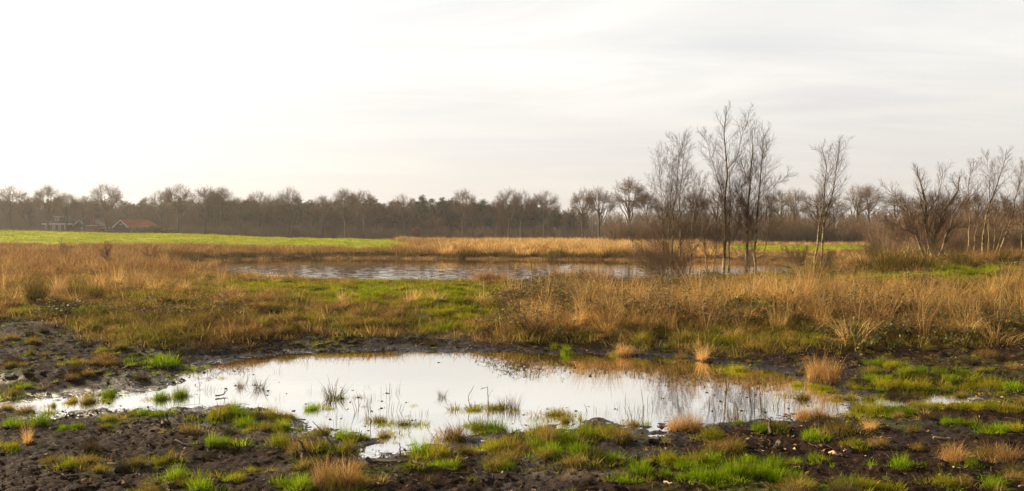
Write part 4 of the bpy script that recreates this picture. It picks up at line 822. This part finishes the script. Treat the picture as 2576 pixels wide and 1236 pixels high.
# ------------------------------------------------------------------ buildings
M_dark = plain('tarred_boards', (.03,.032,.035), .7, .25, 2); M_slate = plain('dark_tiles', (.025,.03,.045), .8, .2, 3, .1); M_red = plain('red_tiles', (.46,.13,.07), .7, .2, 3)
M_white = plain('white_paint', (.75,.75,.74), .5, .05); M_brick = plain('brick', (.22,.08,.055), .85, .25, 4); M_pane = plain('window_glass', (.05,.06,.07), .1, .1); M_wall = plain('grey_render', (.11,.10,.085), .8, .15)
def root(name, u_, D, z, label, cat, rz=0, group=None):
    e = link(name, None, None, ((u_-U0)*D/F, D, z), rz); return tag(e, label, cat, group)
def window(parent, x0, x1, z0, z1, y):
    f = MB().box(x0, x1, y-.06, y-.003, z0, z1).build('window', M_white, parent); xm = (x0+x1)/2
    MB().box(x0+.12, xm-.05, y-.075, y-.063, z0+.12, z1-.12).box(xm+.05, x1-.12, y-.075, y-.063, z0+.12, z1-.12).build('pane', M_pane, f)
DH = 225; S = DH/F; zg = 2.2
def X(u_, c): return (u_-c)*S
def Zv(v_, g): return HC-(v_-V0)*S-g
# farmhouse
c0 = 140; e = root('farmhouse', c0, DH, zg-.4, 'dark roofed farmhouse with a dormer at far left', 'house'); g0 = zg-.4
ev = Zv(564.5, g0); rg = Zv(543, g0); x0, x1 = X(111, c0), X(170, c0)
MB().box(x0, x1, 0, 7, 0, ev).build('wall', M_wall, e)
rf = MB().add([(x0-.3,-.5,ev),(x1+1.6,-.5,ev),(x1+1.6,7.5,ev),(x0-.3,7.5,ev),(x0+2.8,3.5,rg),(x1-.8,3.5,rg)], [(0,1,5,4),(1,2,5,-1),(2,3,4,5),(3,0,4,-1),(3,2,1,0)]).build('roof', M_slate, e)
MB().box(x0-.35, x1+1.65, -.56, -.503, ev-.12, ev+.22).build('fascia', M_white, e)
d = MB().box(X(134, c0), X(145, c0), .9, 3, ev+.9, ev+2.05).build('dormer', M_brick, e); window(d, X(135.5, c0), X(144, c0), ev+1.0, ev+1.85, .9); MB().box(X(132.5, c0), X(147, c0), .6, 3.2, ev+2.053, ev+2.2).build('dormer_roof', M_white, d)
for a_, b_ in ((113, 119), (132.5, 139), (147, 153.5), (162, 166)): window(e, X(a_, c0), X(b_, c0), .55, ev-.35, 0)
# annex
c0 = 200; e = root('annex_house', c0, DH-3, zg-.5, 'small black gabled annex with brick chimney right of the farmhouse', 'house'); g0 = zg-.5
ev = Zv(568, g0); rg = Zv(553.5, g0); x0, x1, xa = X(186, c0), X(212, c0), X(195.5, c0)
MB().box(x0, x1, 0, 5, 0, ev-.02).build('wall', M_dark, e)
MB().add([(x0,0,ev-.02),(x1,0,ev-.02),(xa+.6,0,rg-.1)], [(0,1,2,-1)]).add([(x0,.05,ev-.02),(x1,.05,ev-.02),(xa+.6,.05,rg-.1)], [(2,1,0,-1)]).build('gable', M_dark, e)
rf = MB().poly([(xa+.6,-.3,rg),(x1+.2,-.3,ev),(x1+.2,5.2,ev),(xa+.6,5.2,rg)], .12, (0,0,1)).poly([(x0-.2,-.3,ev),(xa+.6,-.3,rg),(xa+.6,5.2,rg),(x0-.2,5.2,ev)], .12, (0,0,1)).poly([(xa+.7,5.25,rg+.05),(xa+.7+2.8,5.25,rg+.05),(xa+7,1.4,ev-.1),(x1+.3,1.4,ev-.1)], .1, (0,0,1)).build('roof', M_slate, e)
MB().poly([(xa+.6,-.36,rg),(x1+.2,-.36,ev),(x1+.2,-.36,ev-.25),(xa+.6,-.36,rg-.25)], .05, (0,1,0)).poly([(x0-.2,-.36,ev),(xa+.6,-.36,rg),(xa+.6,-.36,rg-.25),(x0-.2,-.36,ev-.25)], .05, (0,1,0)).build('bargeboard', M_white, e)
window(e, X(204, c0), X(210, c0), .5, 2.2, 0)
MB().box(X(217, c0), X(224.5, c0), 2, 3, 0, Zv(545, g0)).build('chimney', M_brick, e)
MB().box(x1+.01, X(237, c0), .3, 5, 0, ev-.12).build('side_wing', M_brick, e); MB().box(x1+.21, X(238, c0), .05, 5.2, ev-.115, ev+.08).build('fascia', M_white, e)
# shed
c0 = 250; e = root('garden_shed', c0, DH, zg-.5, 'low flat roofed shed between annex and red barn', 'shed'); g0 = zg-.5
MB().box(X(240, c0), X(262, c0), 0, 3, 0, 2.0).build('wall', M_wall, e); MB().box(X(239, c0), X(264, c0), -.3, 3.2, 2.003, 2.12).build('roof', M_white, e)
# barn
c0 = 325; e = root('barn', c0, DH-6, zg-.7, 'barn with red tiled roof and black white edged gable', 'barn'); g0 = zg-.7
ev = Zv(572.5, g0); rg = Zv(554.5, g0); xl, xr, xe = X(284, c0), X(323, c0), X(374, c0); xa = X(303.5, c0); xrr = X(357, c0)
MB().box(xl+.2, xe-.5, .3, 6.5, 0, ev-.02).build('wall', M_dark, e)
MB().add([(xl+.1,.25,ev-.1),(xr-.1,.25,ev-.1),(xa,.25,rg-.15)], [(0,1,2,-1)]).add([(xl+.1,.29,ev-.1),(xr-.1,.29,ev-.1),(xa,.29,rg-.15)], [(2,1,0,-1)]).build('gable', M_dark, e)
MB().add([(xr,0,ev),(xe,0,ev-.05),(xrr,4,rg),(xa,0,rg),(xl,0,ev),(xe,8,ev),(xl,8,ev),(xa,8,rg)], [(0,1,2,3),(1,5,2,-1),(4,3,7,6),(2,5,7,3)]).build('roof', M_red, e)
MB().poly([(xa,-.06,rg+.1),(xr+.1,-.06,ev+.05),(xr-.1,-.06,ev-.25),(xa,-.06,rg-.28)], .05, (0,1,0)).poly([(xl-.1,-.06,ev+.05),(xa,-.06,rg+.1),(xa,-.06,rg-.28),(xl+.1,-.06,ev-.25)], .05, (0,1,0)).build('bargeboard', M_white, e)
MB().box(xa-.3, xa+.5, .15, .24, ev+.75, ev+.95).build('vent', M_white, e); window(e, X(352, c0), X(358, c0), ev-.9, ev-.2, .3)
# walls and hedge at the foot
e = root('brick_wall', 290, 200, tz((290-U0)*200/F, 200), 'low red brick wall in front of the red roofed barn', 'wall'); q = 200/F
MB().box(-22*q, 30*q, 0, .3, -.3, 1.35).build('wall', M_brick, e); MB().box(-22.3*q, 30.3*q, -.05, .35, 1.353, 1.43).build('coping', M_wall, e)
hb = bush_mesh(M_scrub)
scatter('garden_hedge', library('hedge', [hb]), [((u_-U0)*198/F, 198, tz((u_-U0)*198/F, 198)-.2) for u_ in range(-60, 260, 5)], [(0, 0, k*1.3) for k in range(64)], [(.7, .7, .38+.1*(k % 3)) for k in range(64)], [0]*64, 'low brown hedge before the farmhouse', 'hedge')
# right hand house
DR = 160; S = DR/F; c0 = 2160; zr = tz((c0-U0)*DR/F, DR); e = root('cottage', c0, DR, zr, 'brick cottage with dull red roof half hidden behind the bare trees', 'house', rz=0)
ev = Zv(592, zr); rg = Zv(566, zr); MB().box(X(2110, c0), X(2215, c0), 0, 6, 0, ev).build('wall', M_wall, e)
MB().add([(X(2106,c0),-.4,ev),(X(2219,c0),-.4,ev),(X(2219,c0),6.4,ev),(X(2106,c0),6.4,ev),(X(2122,c0),3,rg),(X(2204,c0),3,rg)], [(0,1,5,4),(1,2,5,-1),(2,3,4,5),(3,0,4,-1),(3,2,1,0)]).build('roof', plain('dull_red_tiles', (.22,.07,.05), .8, .2), e)
for a_, b_ in ((2122, 2132), (2152, 2166), (2180, 2194)): window(e, X(a_, c0), X(b_, c0), .5, 1.5, 0)
c0 = 1950; zr = tz((c0-U0)*DR/F, DR); e = root('farm_shed', c0, DR, zr, 'small pale walled shed behind the scrub right of the tall birches', 'shed')
MB().box(X(1930, c0), X(1968, c0), 0, 4, 0, Zv(596, zr)).build('wall', plain('pale_render', (.4,.36,.27), .8, .1), e)
MB().poly([(X(1927,c0),-.3,Zv(597,zr)),(X(1971,c0),-.3,Zv(597,zr)),(X(1971,c0),4.3,Zv(588,zr)),(X(1927,c0),4.3,Zv(588,zr))], .15, (0,0,1)).build('roof', M_slate, e)

# ------------------------------------------------------------------ branches and stumps lying about
def stick(pts, r, label, mat=None, name='fallen_branch', side=2, lift=.02):
    G = []
    for k, (uu, vv, dz) in enumerate(pts):
        x, y, z = place(uu, vv); G.append((x, y, z+dz+lift))
    if max(p[2] for p in pts) > .1:       # standing stick: keep it over its foot
        x, y, z = G[0]; G = [(x+(p[0]-pts[0][0])*y/F, y+.02*i, z+p[2]) for i, p in enumerate(pts)]
    P = resample(G, 9)[None]; P = P+rng.normal(0, r*.5, P.shape); R = np.linspace(r, r*.4, 9)[None]*rng.uniform(.8, 1.2, (1, 9)); org = P[0, 0].copy(); P = P-org
    parts = [tubes(P, R, 6)]
    if side: P1, R1 = grow(P, R, side, .3, .9, .6, .35, 4, .6, .05, .15, rmin=.002); parts.append(tubes(P1, R1, 4))
    V, Q = join(parts); o = link(name, mk_mesh(name, V, Q, [mat or M_wood], smooth=True), None, org); return tag(o, label, 'branch', 'dead branches on the mud')
def q_(k, X_, Y_, dz=0.): return (644*k+X_*.3053, 858.5+Y_*.3053, dz)
stick([q_(1,900,1000), q_(1,1060,1030), q_(1,1190,1035), q_(1,1280,1010)], .022, 'thick dark branch lying below the pool\'s lowest tip')
stick([q_(1,1280,1010), q_(1,1350,1050), q_(1,1500,1070), q_(1,1600,1090)], .012, 'thin branch running right from the thick one below the pool')
stick([q_(1,1180,960,.0), q_(1,1185,930,.06), q_(1,1170,900,.12)], .009, 'short hooked stick standing in the pool\'s lowest tip', lift=0)
stick([q_(1,680,1215,0), q_(1,700,1130,.16), q_(1,600,1010,.34), q_(1,450,900,.5)], .007, 'long thin twig rising left out of the big tan tussock', side=3)
stick([q_(1,690,1215,0), q_(1,740,1100,.18), q_(1,800,1040,.3), q_(1,860,960,.44)], .006, 'long thin twig rising right out of the big tan tussock', side=3)
stick([q_(0,1770,470), q_(0,1830,462), q_(0,1870,440,.04)], .010, 'dark forked stick lying in the left arm of the pool')
stick([q_(0,1430,840), q_(0,1500,870), q_(0,1600,880), q_(0,1860,860)], .011, 'long curved dark branch on the sandy patch at lower left')
stick([q_(0,870,1035), q_(0,950,1060), q_(0,1060,1070), q_(0,1200,1035)], .010, 'mossy curved branch on the mud at bottom left', M_wood)
stick([q_(0,1000,240), q_(0,1050,215), q_(0,1100,195)], .007, 'pale thin stick on the dark mud above the pool\'s left arm', M_palewood)
stick([q_(1,1775,560,0), q_(1,1740,480,.12), q_(1,1790,410,.28)], .006, 'thin bent twig standing in the pool left of the rushes', side=1, lift=0)
stick([q_(1,1915,560,0), q_(1,1912,480,.16), q_(1,1905,420,.26), q_(1,1850,450,.24)], .007, 'hooked bare twig standing in the pool among yellow mats', side=3, lift=0)
stick([q_(1,938,740,0), q_(1,940,660,.12), q_(1,940,580,.22)], .004, 'single straight reed stalk standing in the middle pool', side=0, lift=0)
stick([q_(2,420,1045), q_(2,500,1050), q_(2,585,1052)], .014, 'straight dead stick on sand right of centre')
stick([q_(2,870,995), q_(2,905,985), q_(2,935,992), q_(2,938,1005)], .006, 'small pale curved stick on the mud right of centre', M_palewood, side=0)
stick([q_(2,1150,855), q_(2,1200,850), q_(2,1250,850)], .035, 'short brown log end on the mud below the pool', side=0, lift=.03)
stick([q_(2,1260,1190), q_(2,1320,1205)], .010, 'pale wood splinter below the green tussock', M_palewood, side=0)
stick([q_(3,530,945), q_(3,580,958), q_(3,630,968)], .016, 'pale splinter of wood lying on dark mud at right', M_palewood, side=0)
stick([q_(3,220,1062), q_(3,270,1070)], .009, 'small pale wood chip below the round green tufts at right', M_palewood, side=0)
stick([q_(3,900,818), q_(3,960,822), q_(3,1030,828)], .009, 'thin tan stick on the mud right of the straw tuft', M_palewood, side=0)
stick([q_(3,1370,820), q_(3,1450,825), q_(3,1520,828)], .010, 'long tan stick on the mud at far right', M_palewood, side=1)
stick([q_(3,1800+-1100,180), q_(3,740,215)], .010, 'dark short branch on the mud above the right hand grass', side=2)
stick([q_(3,20,790), q_(3,35,760,.05), q_(3,30,735,.1)], .022, 'dark stump stub on the mud right of the brown tussock', side=2)
stick([q_(3,60,905), q_(3,100,890,.03), q_(3,120,880,.06)], .026, 'dark root lump on the mud at right', side=3)
stick([q_(1,400,1000), q_(1,380,975,.05), q_(1,360,950,.10)], .028, 'dark pointed root stub left of the big tan tussock', side=1)
stick([q_(0,1340,740), q_(0,1360,715,.06), q_(0,1345,700,.1)], .03, 'dark stump remnant on the mud at lower left', side=3)

# ------------------------------------------------------------------ air
mh, nt, out = new_mat('haze'); pv = nd(nt, 'ShaderNodeVolumePrincipled', Density=.00033); pv.inputs['Color'].default_value = (1,.97,.92,1); pv.inputs['Anisotropy'].default_value = .35
nt.links.new(pv.outputs[0], out.inputs['Volume'])
hz = link('haze', mk_mesh('haze', [(x, y, z) for z in (-1.6, 26) for y in (-2450, 2450) for x in (-2450, 2450)], [(0,2,3,1),(4,5,7,6),(0,1,5,4),(2,6,7,3),(0,4,6,2),(1,3,7,5)], [mh]))
tag(hz, 'thin pale haze in the air over the marsh', kind='stuff')

# ------------------------------------------------------------------ light, sky, camera
SUN_AZ, SUN_EL = math.radians(-58), math.radians(20)
sd = (math.sin(SUN_AZ)*math.cos(SUN_EL), math.cos(SUN_AZ)*math.cos(SUN_EL), math.sin(SUN_EL))
sl = bpy.data.lights.new('sun', 'SUN'); sl.energy = 5.0; sl.angle = math.radians(.8); sl.color = (1, .81, .55)
so = bpy.data.objects.new('sun', sl); col.objects.link(so); so.rotation_euler = (PI/2-SUN_EL, 0, PI-SUN_AZ+0)
import mathutils
so.rotation_euler = mathutils.Vector(sd).to_track_quat('Z', 'Y').to_euler()
w = bpy.data.worlds.new('World'); scene.world = w; w.use_nodes = True; nt = w.node_tree; nt.nodes.clear()
out = nt.nodes.new('ShaderNodeOutputWorld'); bg = nt.nodes.new('ShaderNodeBackground')
sky = nt.nodes.new('ShaderNodeTexSky'); sky.sky_type = 'NISHITA'; sky.sun_disc = False; sky.sun_elevation = SUN_EL; sky.sun_rotation = SUN_AZ; sky.dust_density = 3
tc = nt.nodes.new('ShaderNodeTexCoord'); dirv = tc.outputs['Generated']
sx = nt.nodes.new('ShaderNodeSeparateXYZ'); nt.links.new(dirv, sx.inputs[0])
zz = mth(nt, 'ADD', mth(nt, 'MAXIMUM', sx.outputs[2], 0), .12)
cb = nt.nodes.new('ShaderNodeCombineXYZ'); nt.links.new(mth(nt, 'DIVIDE', sx.outputs[0], zz), cb.inputs[0]); nt.links.new(mth(nt, 'DIVIDE', sx.outputs[1], zz), cb.inputs[1])
mp = nd(nt, 'ShaderNodeMapping'); mp.inputs['Rotation'].default_value = (0, 0, .5); mp.inputs['Scale'].default_value = (.45, 1.3, 1); nt.links.new(cb.outputs[0], mp.inputs[0])
n1 = noise(nt, .9, 6, .55, mp.outputs[0], .8)
mr = nd(nt, 'ShaderNodeMapRange'); nt.links.new(n1, mr.inputs[0]); mr.inputs[1].default_value = .36; mr.inputs[2].default_value = .64
dp = nt.nodes.new('ShaderNodeVectorMath'); dp.operation = 'DOT_PRODUCT'; nt.links.new(dirv, dp.inputs[0]); dp.inputs[1].default_value = sd
glow = mth(nt, 'POWER', mth(nt, 'MAXIMUM', dp.outputs['Value'], 0), 4.0)
cloud = ramp(nt, [(0, (.54,.54,.55)), (.45, (.59,.585,.57)), (.75, (.64,.63,.60)), (1, (.70,.68,.645))], mr.outputs[0])
mp2 = nd(nt, 'ShaderNodeMapping'); mp2.inputs['Rotation'].default_value = (0, 0, -.35); mp2.inputs['Scale'].default_value = (.5, 2.6, 1); nt.links.new(cb.outputs[0], mp2.inputs[0])
n2_ = noise(nt, 1.5, 7, .6, mp2.outputs[0], 1.2); m2 = nd(nt, 'ShaderNodeMapRange'); nt.links.new(n2_, m2.inputs[0]); m2.inputs[1].default_value = .5; m2.inputs[2].default_value = .72
cloud = mixc(nt, mth(nt, 'MULTIPLY', m2.outputs[0], .55), cloud, (.70,.685,.655))
ln_ = mth(nt, 'SUBTRACT', sx.outputs[2], mth(nt, 'ADD', .127, mth(nt, 'MULTIPLY', sx.outputs[0], .0225)))
m3 = nd(nt, 'ShaderNodeMapRange'); m3.interpolation_type = 'SMOOTHSTEP'; nt.links.new(mth(nt, 'ABSOLUTE', mth(nt, 'ADD', ln_, mth(nt, 'MULTIPLY', mth(nt, 'SUBTRACT', n2_, .5), .012))), m3.inputs[0]); m3.inputs[1].default_value = 0; m3.inputs[2].default_value = .010; m3.inputs[3].default_value = .55; m3.inputs[4].default_value = 0
cloud = mixc(nt, m3.outputs[0], cloud, (.68,.645,.60))
low = nd(nt, 'ShaderNodeMapRange'); nt.links.new(sx.outputs[2], low.inputs[0]); low.inputs[1].default_value = 0; low.inputs[2].default_value = .22
cloud = mixc(nt, low.outputs[0], (.53,.495,.462), cloud)
gl = mixc(nt, 1.0, cloud, (1,.985,.95), 'MULTIPLY')
sc_ = nt.nodes.new('ShaderNodeVectorMath'); sc_.operation = 'SCALE'; nt.links.new(cloud, sc_.inputs[0]); bk = nd(nt, 'ShaderNodeMapRange'); nt.links.new(dp.outputs['Value'], bk.inputs[0]); bk.inputs[1].default_value = -.75; bk.inputs[2].default_value = .0; bk.inputs[3].default_value = .25; bk.inputs[4].default_value = 1.0
hi = nd(nt, 'ShaderNodeMapRange'); nt.links.new(sx.outputs[2], hi.inputs[0]); hi.inputs[1].default_value = .30; hi.inputs[2].default_value = .62; hi.inputs[3].default_value = 1.0; hi.inputs[4].default_value = .26
nt.links.new(mth(nt, 'MULTIPLY', mth(nt, 'MULTIPLY', bk.outputs[0], hi.outputs[0]), mth(nt, 'ADD', .86, mth(nt, 'MULTIPLY', glow, .50))), sc_.inputs['Scale'])
skc = nt.nodes.new('ShaderNodeVectorMath'); skc.operation = 'SCALE'; nt.links.new(sky.outputs[0], skc.inputs[0]); skc.inputs['Scale'].default_value = .08
fin = mixc(nt, .92, skc.outputs[0], sc_.outputs[0])
nt.links.new(fin, bg.inputs[0]); bg.inputs[1].default_value = 1.0; nt.links.new(bg.outputs[0], out.inputs[0])

cam = bpy.data.cameras.new('camera'); co = bpy.data.objects.new('camera', cam); col.objects.link(co)
cam.sensor_width = 36; cam.lens = 36*F/2576; cam.clip_end = 6000; cam.clip_start = .05
co.location = (0, 0, HC); co.rotation_euler = (PI/2-math.atan(30/F), 0, 0); scene.camera = co
scene.view_settings.view_transform = 'Standard'; scene.view_settings.look = 'None'; scene.view_settings.exposure = .86; scene.view_settings.gamma = 1
scene.render.resolution_x = 1024; scene.render.resolution_y = 491
scene.cycles.max_bounces = 8; scene.cycles.transparent_max_bounces = 8
